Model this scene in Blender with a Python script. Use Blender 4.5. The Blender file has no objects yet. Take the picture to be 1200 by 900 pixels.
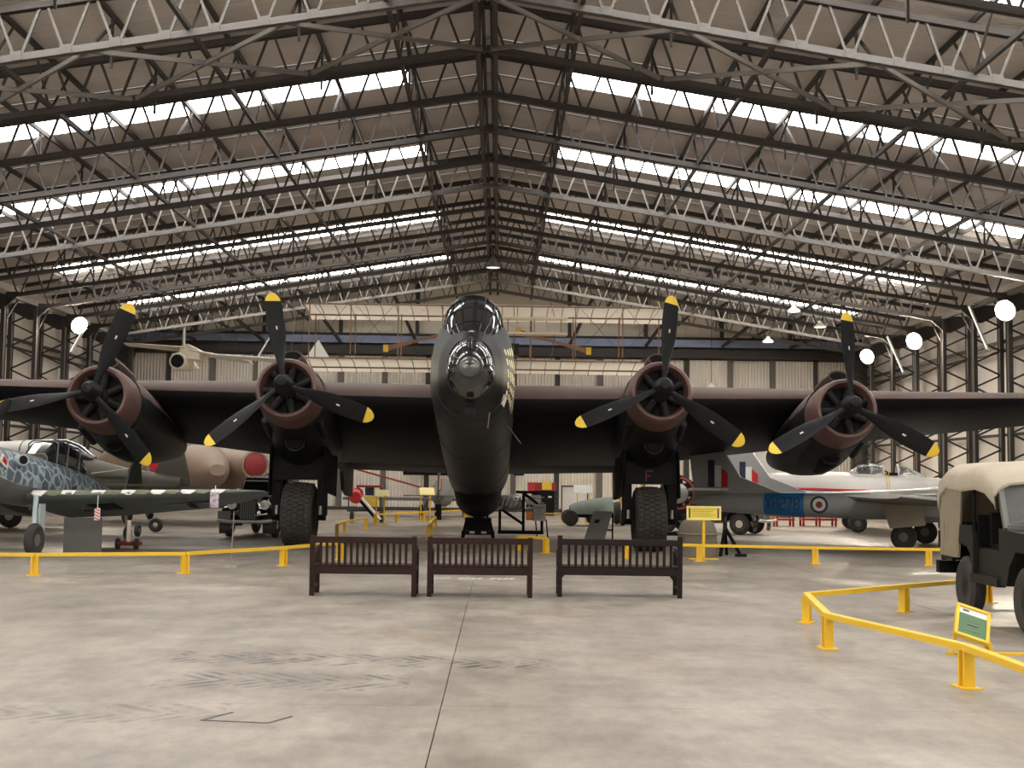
import bpy, math, random
from mathutils import Vector, Matrix
random.seed(7)
SC = bpy.context.scene
COL = SC.collection
R = math.radians
# ---------------------------------------------------------------- camera, world, exposure
cam_d = bpy.data.cameras.new('camera'); cam_d.lens = 45.0; cam_d.sensor_width = 36.0; cam_d.clip_end = 300
cam = bpy.data.objects.new('camera', cam_d); COL.objects.link(cam)
cam.matrix_world = (Matrix.Translation((0, 0, 1.65)) @ Matrix.Rotation(-0.0087, 4, 'Z')
                    @ Matrix.Rotation(R(90) + math.atan(110 / 1500), 4, 'X') @ Matrix.Rotation(0.013, 4, 'Z'))
SC.camera = cam
SC.view_settings.view_transform = 'Standard'; SC.view_settings.look = 'None'
SC.view_settings.gamma = 1.0; SC.view_settings.use_curve_mapping = False
SC.view_settings.exposure = 0.0
W = bpy.data.worlds.new('overcast'); SC.world = W; W.use_nodes = True
W.node_tree.nodes['Background'].inputs[0].default_value = (1.0, 0.96, 0.9, 1)
W.node_tree.nodes['Background'].inputs[1].default_value = 0.45
# the open hangar front behind the photographer lets the overcast sky in
pd = bpy.data.lights.new('door_opening_portal', 'AREA'); pd.shape = 'RECTANGLE'; pd.size = 36; pd.size_y = 8; pd.cycles.is_portal = True
po = bpy.data.objects.new('door_opening_portal', pd); COL.objects.link(po)
po.location = (-0.4, -8.3, 4.0); po.rotation_euler = (R(90), 0, 0)
SKY_EMIT = 11.0
FLOOD_W = 1100.0
BAY_W = 900.0

# ---------------------------------------------------------------- helpers
class MB:
    def __init__(s): s.v = []; s.f = []; s.m = []
    def add(s, vs, fs, mi=0):
        o = len(s.v); s.v += [tuple(v) for v in vs]
        for f in fs: s.f.append(tuple(i + o for i in f)); s.m.append(mi)
        return s
    def box(s, c, d, mi=0, rz=0, M=None):
        x, y, z = d[0] / 2, d[1] / 2, d[2] / 2
        P = [Vector((a * x, b * y, e * z)) for a in (-1, 1) for b in (-1, 1) for e in (-1, 1)]
        Mx = M if M else Matrix.Rotation(rz, 3, 'Z')
        P = [Mx @ p + Vector(c) for p in P]
        return s.add(P, [(0, 1, 3, 2), (4, 6, 7, 5), (0, 4, 5, 1), (2, 3, 7, 6), (0, 2, 6, 4), (1, 5, 7, 3)], mi)
    def beam(s, a, b, w, h, mi=0, up=(0, 0, 1)):
        a, b = Vector(a), Vector(b); d = (b - a).normalized(); u = Vector(up)
        if abs(d.dot(u)) > .98: u = Vector((0, 1, 0))
        x = d.cross(u).normalized(); y = x.cross(d)
        P = [q + x * i * w / 2 + y * j * h / 2 for q in (a, b) for i in (-1, 1) for j in (-1, 1)]
        return s.add(P, [(0, 2, 3, 1), (4, 5, 7, 6), (0, 1, 5, 4), (2, 6, 7, 3), (0, 4, 6, 2), (1, 3, 7, 5)], mi)
    def loft(s, rings, mi=0, cap0=True, cap1=True, closed=True):
        n = len(rings[0]); V = [p for r in rings for p in r]; F = []
        for i in range(len(rings) - 1):
            for j in range(n if closed else n - 1):
                k = (j + 1) % n; F.append((i * n + j, i * n + k, (i + 1) * n + k, (i + 1) * n + j))
        if closed and cap0: F.append(tuple(range(n))[::-1])
        if closed and cap1: F.append(tuple(range((len(rings) - 1) * n, len(rings) * n)))
        return s.add(V, F, mi)
    def lathe(s, prof, o=(0, 0, 0), ax=(0, 0, 1), n=20, mi=0, cap=True, sx=1.0):
        a = Vector(ax).normalized(); x = a.orthogonal().normalized()
        if abs(a.z) < .9: x = a.cross(Vector((0, 0, 1))).normalized()
        y = a.cross(x); o = Vector(o)
        rings = [[o + a * t + x * r * sx * math.cos(2 * math.pi * j / n) + y * r * math.sin(2 * math.pi * j / n) for j in range(n)] for r, t in prof]
        return s.loft(rings, mi, cap, cap)
    def cyl(s, a, b, r0, r1=None, n=10, mi=0):
        a, b = Vector(a), Vector(b); L = (b - a).length
        return s.lathe([(r0, 0), (r0 if r1 is None else r1, L)], a, b - a, n, mi)
    def tube(s, pts, r, n=8, mi=0):
        for a, b in zip(pts[:-1], pts[1:]): s.cyl(a, b, r, r, n, mi)
        return s
    def torus(s, o, ax, R0, r, n=24, k=8, mi=0, sx=1.0):
        a = Vector(ax).normalized(); x = a.cross(Vector((0, 0, 1))).normalized() if abs(a.z) < .9 else Vector((1, 0, 0)); y = a.cross(x); o = Vector(o)
        V = []; F = []
        for i in range(n):
            t = 2 * math.pi * i / n; d = x * math.cos(t) * sx + y * math.sin(t)
            for j in range(k):
                q = 2 * math.pi * j / k; V.append(o + d * (R0 + r * math.cos(q)) + a * r * math.sin(q))
        for i in range(n):
            for j in range(k):
                F.append((i * k + j, ((i + 1) % n) * k + j, ((i + 1) % n) * k + (j + 1) % k, i * k + (j + 1) % k))
        return s.add(V, F, mi)
    def ext(s, poly, vec, mi=0):
        n = len(poly); vec = Vector(vec); A = [Vector(p) for p in poly]
        return s.add(A + [p + vec for p in A], [tuple(range(n))[::-1], tuple(range(n, 2 * n))] + [(i, (i + 1) % n, n + (i + 1) % n, n + i) for i in range(n)], mi)
    def mesh(s, name, mats, smooth=0):
        me = bpy.data.meshes.new(name); me.from_pydata(s.v, [], s.f)
        for m in (mats if isinstance(mats, (list, tuple)) else [mats]): me.materials.append(m)
        me.polygons.foreach_set('material_index', s.m)
        import bmesh
        bm = bmesh.new(); bm.from_mesh(me); bmesh.ops.recalc_face_normals(bm, faces=bm.faces); bm.to_mesh(me); bm.free()
        if smooth:
            me.polygons.foreach_set('use_smooth', [True] * len(me.polygons)); me.set_sharp_from_angle(angle=R(smooth))
        me.update(); return me
    def build(s, name, mats, parent=None, smooth=0):
        o = bpy.data.objects.new(name, s.mesh(name, mats, smooth)); COL.objects.link(o)
        if parent: o.parent = parent
        return o
def tag(o, label, cat=None, group=None, kind=None):
    if label: o['label'] = label
    if cat: o['category'] = cat
    if group: o['group'] = group
    if kind: o['kind'] = kind
    return o
def thing(name, label, cat, loc=(0, 0, 0), rz=0, group=None):
    o = bpy.data.objects.new(name, None); o.empty_display_size = .2; COL.objects.link(o)
    o.location = loc; o.rotation_euler = (0, 0, rz)
    return tag(o, label, cat, group)
def copy_tree(o, parent=None):
    c = o.copy(); COL.objects.link(c); c.parent = parent
    for ch in [q for q in o.children]: copy_tree(ch, c)
    return c
def put(name, me, parent, M=None):
    o = bpy.data.objects.new(name, me); COL.objects.link(o); o.parent = parent
    if M is not None: o.matrix_local = M
    return o
def bar(name, me, a, b, w, h, parent):           # unit box mesh stretched from a to b
    a, b = Vector(a), Vector(b); d = b - a
    q = d.to_track_quat('Z', 'Y')
    return put(name, me, parent, Matrix.Translation((a + b) / 2) @ q.to_matrix().to_4x4() @ Matrix.Diagonal((w, h, d.length, 1)))
def unit(mat): return MB().box((0, 0, 0), (1, 1, 1)).mesh('bar', mat)

def mat(name, c, c2=None, scale=4.0, rough=.6, metal=0.0, bump=0.0, bscale=None, emit=0.0, trans=0.0, coat=0.0, vor=False, contrast=.5, spec=.5):
    m = bpy.data.materials.new(name); m.use_nodes = True; nt = m.node_tree; b = nt.nodes['Principled BSDF']
    b.inputs['Base Color'].default_value = (*c, 1); b.inputs['Roughness'].default_value = rough; b.inputs['Metallic'].default_value = metal
    b.inputs['Specular IOR Level'].default_value = spec
    if trans: b.inputs['Transmission Weight'].default_value = trans
    if coat: b.inputs['Coat Weight'].default_value = coat; b.inputs['Coat Roughness'].default_value = .08
    if emit: b.inputs['Emission Color'].default_value = (*c, 1); b.inputs['Emission Strength'].default_value = emit
    if c2 is None: c2 = tuple(x * .78 for x in c)
    if not emit:
        tc = nt.nodes.new('ShaderNodeTexCoord')
        if vor:
            n = nt.nodes.new('ShaderNodeTexVoronoi'); n.feature = 'DISTANCE_TO_EDGE'; out = n.outputs['Distance']
            n.inputs['Scale'].default_value = scale
        else:
            n = nt.nodes.new('ShaderNodeTexNoise'); n.inputs['Detail'].default_value = 6; out = n.outputs['Fac']
            n.inputs['Scale'].default_value = scale
        nt.links.new(tc.outputs['Object'], n.inputs['Vector'])
        r = nt.nodes.new('ShaderNodeValToRGB'); e = r.color_ramp.elements
        if vor: e[0].position = .04; e[1].position = .12
        else: e[0].position = .5 - contrast / 2; e[1].position = .5 + contrast / 2
        e[0].color = (*c, 1); e[1].color = (*c2, 1)
        nt.links.new(out, r.inputs['Fac']); nt.links.new(r.outputs['Color'], b.inputs['Base Color'])
        if bump:
            n2 = nt.nodes.new('ShaderNodeTexNoise'); n2.inputs['Scale'].default_value = bscale or scale * 8; n2.inputs['Detail'].default_value = 5
            nt.links.new(tc.outputs['Object'], n2.inputs['Vector'])
            bp = nt.nodes.new('ShaderNodeBump'); bp.inputs['Strength'].default_value = bump; bp.inputs['Distance'].default_value = .02
            nt.links.new(n2.outputs['Fac'], bp.inputs['Height']); nt.links.new(bp.outputs['Normal'], b.inputs['Normal'])
    return m
M = {}
def mk(k, *a, **kw): M[k] = mat(k, *a, **kw); return M[k]
mk('steel_dark', (.032, .027, .024), (.06, .05, .043), scale=2, rough=.7)
mk('steel_light', (.13, .118, .106), (.095, .086, .077), scale=2, rough=.65)
mk('steel_pale', (.15, .136, .122), (.11, .10, .09), scale=2, rough=.65)
mk('steel_mid', (.12, .105, .09), (.17, .15, .13), scale=2, rough=.65)
mk('sheet_roof', (.72, .665, .615), (.61, .56, .515), scale=.8, rough=.75)
mk('sheet_wall', (.80, .73, .65), (.70, .64, .57), scale=.7, rough=.7)
mk('sheet_door', (.76, .69, .60), (.64, .58, .50), scale=.9, rough=.7)
mk('gable', (.84, .77, .64), (.75, .68, .57), scale=.8, rough=.7)
mk('rail_blue', (.24, .28, .40), (.20, .23, .33), scale=2, rough=.45, metal=.3)
mk('skylight', (1, .985, .95), emit=SKY_EMIT)
mk('black_matt', (.0045, .0046, .0052), (.008, .008, .0085), scale=3, rough=.62, spec=.16)
mk('black_satin', (.006, .0062, .007), (.010, .0102, .011), scale=3, rough=.45, spec=.28)
mk('black_gloss', (.012, .012, .012), (.02, .02, .02), scale=3, rough=.2)
mk('earth', (.115, .068, .054), (.085, .053, .043), scale=1.2, rough=.55)
mk('cowl', (.13, .062, .052), (.10, .047, .04), scale=2, rough=.5)
mk('blade', (.009, .0095, .0105), (.014, .0145, .0155), scale=4, rough=.5, spec=.18)
mk('tip_yellow', (.86, .60, .06), (.80, .53, .05), scale=6, rough=.5)
mk('engine', (.008, .0075, .007), (.016, .015, .014), scale=9, rough=.5, spec=.3)
mk('metal', (.50, .48, .45), (.38, .36, .34), scale=7, rough=.35, metal=.8)
mk('chrome', (.8, .79, .77), (.7, .69, .67), scale=7, rough=.12, metal=1)
mk('rubber', (.035, .031, .028), (.055, .048, .042), scale=9, rough=.85, bump=.3)
mk('glass_dark', (.02, .022, .025), (.03, .033, .036), scale=3, rough=.05, trans=.25, coat=1.0)
mk('glass_clear', (.85, .88, .9), (.8, .84, .87), scale=3, rough=.04, trans=.9)
mk('barrier', (.86, .55, .03), (.78, .48, .025), scale=3, rough=.45, bump=.05)
mk('wood', (.019, .0075, .006), (.033, .013, .010), scale=6, rough=.5, bump=.15, spec=.25)
mk('glass_sheen', (.085, .085, .078), (.06, .06, .055), scale=5, rough=.06, coat=.6)  # grey base colour paints in the light reflected by the nose glass
mk('sign_yellow', (.85, .70, .10), (.80, .63, .08), scale=4, rough=.5)
mk('sign_pale', (.88, .78, .32), (.84, .72, .26), scale=4, rough=.5)
mk('paper_green', (.06, .15, .07), (.08, .19, .09), scale=8, rough=.5)
mk('white', (.78, .76, .72), (.70, .68, .64), scale=3, rough=.5)
mk('cream', (.80, .72, .60), (.73, .65, .54), scale=4, rough=.7)
mk('bamboo', (.30, .17, .10), (.24, .13, .08), scale=6, rough=.6)
mk('grey_paint', (.40, .40, .385), (.33, .33, .32), scale=1.5, rough=.4)
mk('grey_dark', (.16, .16, .15), (.12, .12, .115), scale=2, rough=.5)
mk('white_gloss', (.82, .80, .77), (.76, .74, .71), scale=2, rough=.28)
mk('red_paint', (.62, .025, .04), (.55, .02, .03), scale=3, rough=.35)
mk('red_faint', (.10, .018, .018), (.08, .015, .015), scale=3, rough=.7)
mk('red_dull', (.33, .03, .03), (.25, .025, .025), scale=3, rough=.6)
mk('blue_tape', (.03, .20, .48), (.025, .16, .42), scale=5, rough=.35)
mk('navy', (.015, .02, .05), (.02, .025, .06), scale=5, rough=.5)
mk('sand', (.34, .25, .19), (.29, .21, .16), scale=1.2, rough=.6)
mk('olive', (.075, .07, .05), (.10, .09, .065), scale=1.5, rough=.6)
mk('green_grey', (.13, .15, .12), (.10, .12, .10), scale=1.5, rough=.55)
mk('underside', (.10, .125, .125), (.085, .105, .105), scale=1.5, rough=.55)
mk('scallop', (.14, .15, .08), (.17, .18, .10), scale=3, rough=.55)
mk('pale_blue', (.42, .50, .50), (.38, .46, .47), scale=3, rough=.5)
mk('mottle', (.42, .52, .56), (.13, .16, .19), scale=4.2, rough=.5, vor=True)
mk('canvas', (.46, .40, .31), (.39, .34, .26), scale=3, rough=.9, bump=.25, bscale=12)
mk('canvas_dark', (.30, .25, .18), (.24, .20, .145), scale=3, rough=.9, bump=.25, bscale=12)
mk('army_green', (.010, .0115, .009), (.017, .0185, .0145), scale=2, rough=.5, spec=.35)
mk('skin', (.55, .33, .24), (.5, .3, .22), scale=8, rough=.6)
mk('shirt_blue', (.16, .30, .62), (.45, .55, .78), scale=12, rough=.8)
mk('orange', (.75, .28, .04), (.68, .24, .03), scale=4, rough=.5)
mk('tarp_green', (.12, .15, .13), (.16, .19, .165), scale=4, rough=.6, bump=.3)
mk('silver', (.55, .54, .50), (.48, .47, .44), scale=2, rough=.35, metal=.4)
mk('panel_grey', (.42, .42, .39), (.38, .38, .35), scale=4, rough=.5)
mk('purple_board', (.30, .20, .32), (.55, .50, .56), scale=12, rough=.5, contrast=.15)
mk('stone_khaki', (.20, .17, .13), (.16, .135, .10), scale=3, rough=.85, bump=.2)
mk('lamp_on', (1, .93, .78), emit=60)
mk('tube_on', (1, .97, .9), emit=1.2)
U = {k: unit(M[k]) for k in ('steel_dark', 'steel_light', 'steel_pale', 'steel_mid', 'wood', 'barrier', 'cream', 'bamboo')}

def fabric(name, c, c2):
    m = mat(name, c, c2, scale=5, rough=.85); nt = m.node_tree; b = nt.nodes['Principled BSDF']; out = nt.nodes['Material Output']
    tr = nt.nodes.new('ShaderNodeBsdfTranslucent'); tr.inputs['Color'].default_value = (*c, 1)
    mx = nt.nodes.new('ShaderNodeMixShader'); mx.inputs[0].default_value = .5
    nt.links.new(b.outputs[0], mx.inputs[1]); nt.links.new(tr.outputs[0], mx.inputs[2]); nt.links.new(mx.outputs[0], out.inputs[0]); return m
M['fabric'] = fabric('doped_fabric', (.86, .79, .67), (.80, .73, .62))
M['sailcloth'] = fabric('sailcloth', (.9, .89, .86), (.86, .85, .82))
# ---------------------------------------------------------------- floor
XC = -0.4
def floor_material():
    m = bpy.data.materials.new('concrete_floor'); m.use_nodes = True; nt = m.node_tree; b = nt.nodes['Principled BSDF']
    N = nt.nodes.new; L = nt.links.new
    g = N('ShaderNodeNewGeometry'); pos = g.outputs['Position']
    def noise(sc, det=6, rough=.6, sx=1, sy=1):
        mp = N('ShaderNodeMapping'); mp.inputs['Scale'].default_value = (sx, sy, 1); L(pos, mp.inputs['Vector'])
        n = N('ShaderNodeTexNoise'); n.inputs['Scale'].default_value = sc; n.inputs['Detail'].default_value = det; n.inputs['Roughness'].default_value = rough
        L(mp.outputs[0], n.inputs['Vector']); return n.outputs['Fac']
    def ramp(f, p0, p1, c0, c1):
        r = N('ShaderNodeValToRGB'); e = r.color_ramp.elements; e[0].position = p0; e[1].position = p1; e[0].color = (*c0, 1); e[1].color = (*c1, 1)
        L(f, r.inputs[0]); return r.outputs[0]
    def mix(f, a, c, mode='MULTIPLY'):
        x = N('ShaderNodeMixRGB'); x.blend_type = mode
        if isinstance(f, float): x.inputs[0].default_value = f
        else: L(f, x.inputs[0])
        L(a, x.inputs[1])
        if isinstance(c, tuple): x.inputs[2].default_value = (*c, 1)
        else: L(c, x.inputs[2])
        return x.outputs[0]
    def mth(op, a, c=0.0):
        x = N('ShaderNodeMath'); x.operation = op
        for i, q in enumerate((a, c)):
            if isinstance(q, (int, float)): x.inputs[i].default_value = q
            else: L(q, x.inputs[i])
        return x.outputs[0]
    base = ramp(noise(.30, 8, .68), .32, .68, (.255, .222, .185), (.43, .382, .325))
    base = mix(1.0, base, ramp(noise(1.4, 8, .7, 1.15, .55), .36, .60, (.66, .65, .645), (1, 1, 1)))
    base = mix(1.0, base, ramp(noise(7, 6, .7, 1.1, .5), .38, .6, (.86, .85, .84), (1, 1, 1)))
    base = mix(1.0, base, ramp(noise(60, 3), .3, .6, (.93, .93, .93), (1, 1, 1)))
    base = mix(ramp(noise(.5, 4, .5), .55, .72, (0, 0, 0), (.6, .6, .6)), base, (1.0, .86, .74))
    sp = N('ShaderNodeSeparateXYZ'); L(pos, sp.inputs[0]); X, Y = sp.outputs[0], sp.outputs[1]
    # tyre tracks: two smeared bands across the foreground with tread bars
    for y0, sl, hw, x0, x1, st in ((11.6, -.05, .36, -2.9, .5, .9), (10.35, -.05, .42, -2.7, -.7, .75), (9.3, .12, .35, -3.6, -1.9, .5)):
        d = mth('ABSOLUTE', mth('SUBTRACT', mth('SUBTRACT', Y, y0), mth('MULTIPLY', X, sl)))
        band = mth('LESS_THAN', d, hw)
        inx = mth('MULTIPLY', mth('GREATER_THAN', X, x0), mth('LESS_THAN', X, x1))
        tread = mth('GREATER_THAN', mth('SINE', mth('ADD', mth('MULTIPLY', X, 34.0), mth('MULTIPLY', d, 34.0))), -.1)
        nz = ramp(noise(3.2, 6, .7, 1, .8), .45, .58, (0, 0, 0), (1, 1, 1))
        f = mth('MULTIPLY', mth('MULTIPLY', band, inx), mth('MULTIPLY', mth('MULTIPLY', tread, nz), st))
        base = mix(f, base, (.13, .125, .13))
    for cx, cy, rx, ry, st in ((-1.05, 9.75, .42, .22, .55), (.0, 12.6, .25, .3, .5), (-1.0, 8.2, .4, .15, .45), (-1.6, 8.6, .35, .18, .3), (.5, 10.6, .7, 1.4, .35), (.6, 8.3, .7, 1.0, .3)):
        dx = mth('DIVIDE', mth('SUBTRACT', X, cx), rx); dy = mth('DIVIDE', mth('SUBTRACT', Y, cy), ry)
        dd = mth('SQRT', mth('ADD', mth('MULTIPLY', dx, dx), mth('MULTIPLY', dy, dy)))
        dd = mth('ADD', dd, mth('MULTIPLY', mth('SUBTRACT', noise(2.5, 6, .7), .5), 2.0))
        f = mth('MULTIPLY', mth('MAXIMUM', mth('SUBTRACT', 1.0, dd), 0.0), st)
        base = mix(f, base, (.42, .37, .33))
    L(base, b.inputs['Base Color'])
    L(ramp(noise(1.1, 6, .6), .3, .7, (.30, .30, .30), (.52, .52, .52)), b.inputs['Roughness'])
    bp = N('ShaderNodeBump'); bp.inputs['Strength'].default_value = .12; bp.inputs['Distance'].default_value = .01
    L(noise(14, 6), bp.inputs['Height']); L(bp.outputs[0], b.inputs['Normal'])
    return m
M['floor'] = floor_material()
mk('joint', (.18, .155, .13), (.21, .18, .15), rough=.9)
fl = tag(MB().box((XC, 27.4, -.06), (37.2, 71.2, .06)).build('floor', M['joint']), None, kind='structure')
slab = MB().box((0, 0, -.015), (6.092, 5.995, .03)).mesh('floor_slab', M['floor'])
for i in range(6):
    for j in range(12):
        put('floor_slab', slab, fl, Matrix.Translation((XC + (i - 2.5) * 6.1, -5.6 + 6.0 * j, 0)))
# painted floor marks
mk('paint_white', (.78, .76, .72), (.62, .60, .56), scale=12, rough=.7)
mk('paint_black', (.06, .055, .05), (.11, .10, .09), scale=12, rough=.7)
mb = MB()
for i in range(13):
    if i in (3, 8): continue
    for r_ in range(2): mb.box((-1.05 + .105 * i + .03 * r_, 21.0 + .22 * r_ + random.uniform(-.04, .04), .002), (random.uniform(.05, .08), .10, .003), rz=random.uniform(-.5, .5))
tag(mb.build('floor_lettering', M['paint_white']), 'row of worn white painted marks on the concrete behind the benches', 'floor marking', kind='stuff')
for a, b in (((-1.98, 8.75), (-1.83, 9.05)), ((-1.98, 8.75), (-1.52, 8.68)), ((-1.52, 8.68), (-1.40, 8.92))):
    d = Vector((b[0] - a[0], b[1] - a[1], 0)); o = MB().box(((a[0] + b[0]) / 2, (a[1] + b[1]) / 2, .002), (d.length, .022, .003), rz=math.atan2(d.y, d.x)).build('tape_strip', M['paint_black'], fl)
# ---------------------------------------------------------------- hangar shell
SL = .163; HB = 10.7; HT = 11.65; HR = 11.88
YB = 62.9; YF = -8.2
TY = [26.5 + 3.17 * k for k in range(-2, 12)]
def zt(off, h): return h - SL * abs(off)
ceil = tag(MB().beam((XC, YF, HR + .1), (XC, YB, HR + .1), .5, .05).build('ceiling', M['sheet_roof']), None, kind='structure')
SW = 1.3
def sheet_mesh(side, o0, o1, mt, corr=True):
    mb = MB(); n = 16 if corr else 8; rows = []
    for o in (o0, o1):
        rows.append([(side * o, -SW / 2 + .012 + (SW - .024) * i / n, zt(o, 0) + (.022 if i % 2 else 0)) for i in range(n + 1)])
    mb.loft([rows[0], rows[1]], closed=False)
    top = [[(x, y, z + .03) for x, y, z in r] for r in rows]
    mb.loft([top[1], top[0]], closed=False)
    return mb.mesh('roof_sheet', mt)
RS = {s: sheet_mesh(s, 0, 18.7, M['sheet_roof']) for s in (-1, 1)}
RI = {s: sheet_mesh(s, 0, 2.0, M['sheet_roof']) for s in (-1, 1)}
RO = {s: sheet_mesh(s, 16.4, 18.7, M['sheet_roof']) for s in (-1, 1)}
SKY = {s: sheet_mesh(s, 2.0, 16.4, M['skylight']) for s in (-1, 1)}
SKYD = (-4.2, 2.5, 9.0, 15.5, 22.0, 31.2, 38.4, 48.1, 57.0)
edges = [YF] + [e for d in SKYD for e in (d - .66, d + .66)] + [YB]
yi = 0
for q in range(len(edges) - 1):
    a, b = edges[q], edges[q + 1]; cnt = 1 if q % 2 else max(1, round((b - a) / SW))
    for i in range(cnt):
        wd = (b - a) / cnt; y = a + wd * (i + .5); yi += 1
        for s in (-1, 1):
            T = Matrix.Translation((XC, y, HR + (.04 if yi % 2 else 0))) @ Matrix.Diagonal((1, wd / SW, 1, 1))
            if q % 2:
                put('roof_sheet', RI[s], ceil, T); put('roof_sheet', RO[s], ceil, T); put('skylight_panel', SKY[s], ceil, T)
            else: put('roof_sheet', RS[s], ceil, T)
# purlins and ridge ties run the length of the hangar
for off in [1.83 * k for k in range(1, 10)]:
    for s in (-1, 1): bar('purlin', U['steel_dark'], (XC + s * off, 16, zt(off, HR - .09)), (XC + s * off, YB, zt(off, HR - .09)), .07, .11, ceil)
for dx in (-.19, .19):
    bar('ridge_tie', U['steel_dark'], (XC + dx, 16, HB + .02), (XC + dx, YB, HB + .02), .10, .12, ceil)
    bar('ridge_tie', U['steel_dark'], (XC + dx * .5, 16, HT), (XC + dx * .5, YB, HT), .08, .12, ceil)
for off in (1.83, 5.49, 9.15, 12.81):
    for s in (-1, 1): bar('longitudinal_tie', U['steel_dark'], (XC + s * off, 16, zt(off, HB) + .1), (XC + s * off, YB, zt(off, HB) + .1), .08, .10, ceil)
# trusses
ordn = ['nearest', 'second', 'third', 'fourth', 'fifth', 'sixth', 'seventh', 'eighth', 'ninth', 'tenth', 'eleventh', 'twelfth', 'thirteenth', 'fourteenth']
EO = 17.9
for k, y in enumerate(TY):
    tone = {1: 'steel_light', 6: 'steel_pale', 12: 'steel_mid', 13: 'steel_pale'}.get(k, 'steel_dark')  # a few trusses get lighter steel tones, the rest stay dark
    word = {'steel_light': 'pale grey', 'steel_pale': 'light grey', 'steel_mid': 'mid grey', 'steel_dark': 'dark brown'}[tone]
    where = f'{ordn[k]} counting from the camera' if k < 7 else (f'{ordn[13 - k]} counting back from the rear gable' if k < 13 else 'last one before the rear gable')
    t = thing('roof_truss', f'{word} steel lattice roof truss, {where}', 'truss', (XC, y, 0), 0, 'lattice roof trusses')
    for s in (-1, 1):
        for nm, h in (('bottom_chord', HB), ('top_chord', HT)):
            e = EO if nm[0] == 't' else 17.4
            for dy in ((-.055, .055)):
                bar(nm, U[tone if (nm[0] == 'b' or k > 9) else 'steel_dark'], (0, dy, h), (s * e, dy, zt(e, h)), .05, .13, t)
        for i in range(19):
            b0 = .46 + .91 * i; t0 = .06 + .91 * i; t1 = t0 + .80
            bp = zt(b0, HB); wb = tone if i > 2 or tone == 'steel_dark' else 'steel_mid'
            bar('web_bar', U[wb], (s * (b0 - .05), 0, bp), (s * t0, 0, zt(t0, HT)), .05, .05, t)
            bar('web_bar', U[wb], (s * (b0 + .05), 0, bp), (s * t1, 0, zt(t1, HT)), .05, .05, t)
        for off in (1.83, 5.49, 9.15, 12.81):          # struts from the bottom chord up to the purlins
            for q in ((1,) if off in (5.49, 12.81) else (-1, 1)):
                bar('purlin_strut', U['steel_dark'], (s * off, 0, zt(off, HB)), (s * off, q * 1.05, zt(off, HR - .12)), .04, .04, t)
        for off in (3.66, 7.32, 10.98, 14.64):
            bar('hanger', U['steel_dark'], (s * off, 1.3, zt(off, HB) + .05), (s * off, 1.3, zt(off, HR - .1)), .05, .05, t)
            bar('purlin_strut', U['steel_dark'], (s * off, 0, zt(off, HB)), (s * off, 1.5, zt(off, HR - .12)), .05, .05, t)
    bar('ridge_post', U['steel_dark'], (-.16, 0, HB), (-.16, 0, HT), .07, .07, t); bar('ridge_post', U['steel_dark'], (.16, 0, HB), (.16, 0, HT), .07, .07, t)
    if k in (1, 6):
        for s in (-1, 1):
            for i in range(19): bar('gusset_plate', U[tone], (s * (.36 + .91 * i), -.09, zt(.36 + .91 * i, HB) + .02), (s * (.56 + .91 * i), -.09, zt(.56 + .91 * i, HB) + .02), .012, .17, t)
# flat cross bracing in the second bay
for s in (-1, 1):
    for i in range(4):
        a, b = 3.66 * i + .1, 3.66 * (i + 1)
        for p, q in ((a, b), (b, a)):
            bar('cross_brace', U['steel_mid'], (XC + s * p, TY[1] + .1, zt(p, HB) - .02), (XC + s * q, TY[2] - .1, zt(q, HB) - .02), .06, .09, ceil)
# lattice columns
IN, OUT = 17.35, 18.3
colm = {}
for sd, s in (('left', -1), ('right', 1)):
    w = MB()
    wl = MB(); nseg = 48; xs = XC + s * 18.62
    ring = lambda z: [(xs + (.03 * s if i % 2 else 0), YF + (YB + .5 - YF) * i / (nseg * 3), z) for i in range(nseg * 3 + 1)]
    wl.loft([ring(0), ring(8.85)], closed=False); wl.loft([[(x + .06 * s, y, z) for x, y, z in r] for r in (ring(8.85), ring(0))], closed=False)
    wo = tag(wl.build('wall_' + sd, M['sheet_wall']), None, kind='structure')
    for z, a_ in ((6.75, .12), (6.42, .10), (7.95, .16), (3.4, .10), (1.2, .10)):
        bar('girt', U['steel_dark'], (XC + s * 18.42, 20, z), (XC + s * 18.42, YB, z), .1, a_, wo)
    bar('eave_beam', U['steel_mid'], (XC + s * IN, 20, 8.02), (XC + s * IN, YB, 8.02), .14, .18, wo)
    for k, y in enumerate(TY):
        if y < 32: continue
        t = thing('lattice_column', f'dark steel lattice column against the {sd} wall, {ordn[13 - k] + " counting from the rear corner" if k < 13 else "in the rear corner"}', 'column', (XC, y, 0), 0, f'columns along the {sd} wall')
        for x in (IN, OUT):
            bar('post', U['steel_dark'], (s * x, -.12, 0), (s * x, -.12, 7.9), .13, .05, t); bar('post', U['steel_dark'], (s * x, .12, 0), (s * x, .12, 7.9), .13, .05, t)
            bar('post_web', U['steel_mid'], (s * (x - .02), 0, 0), (s * (x - .02), 0, 7.9), .05, .20, t)
        for i in range(17):
            z0 = .25 + .44 * i; a, b = (IN, OUT) if i % 2 else (OUT, IN)
            bar('lacing_bar', U['steel_dark'], (s * a, 0, z0), (s * b, 0, z0 + .44), .05, .06, t)
        g = MB(); g.ext([(s * (IN - .5), -.05, 7.92), (s * (IN + .05), -.05, 7.42), (s * (IN + .3), -.05, 7.42), (s * OUT, -.05, 7.75), (s * OUT, -.05, 8.05), (s * (IN - .5), -.05, 8.05)], (0, .1, 0)); g.build('haunch_plate', M['steel_dark'], t)
        bar('eave_diagonal', U['steel_dark'], (s * IN, .1, 7.0), (s * (IN + .1), 1.5, 7.95), .05, .06, t)
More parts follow.
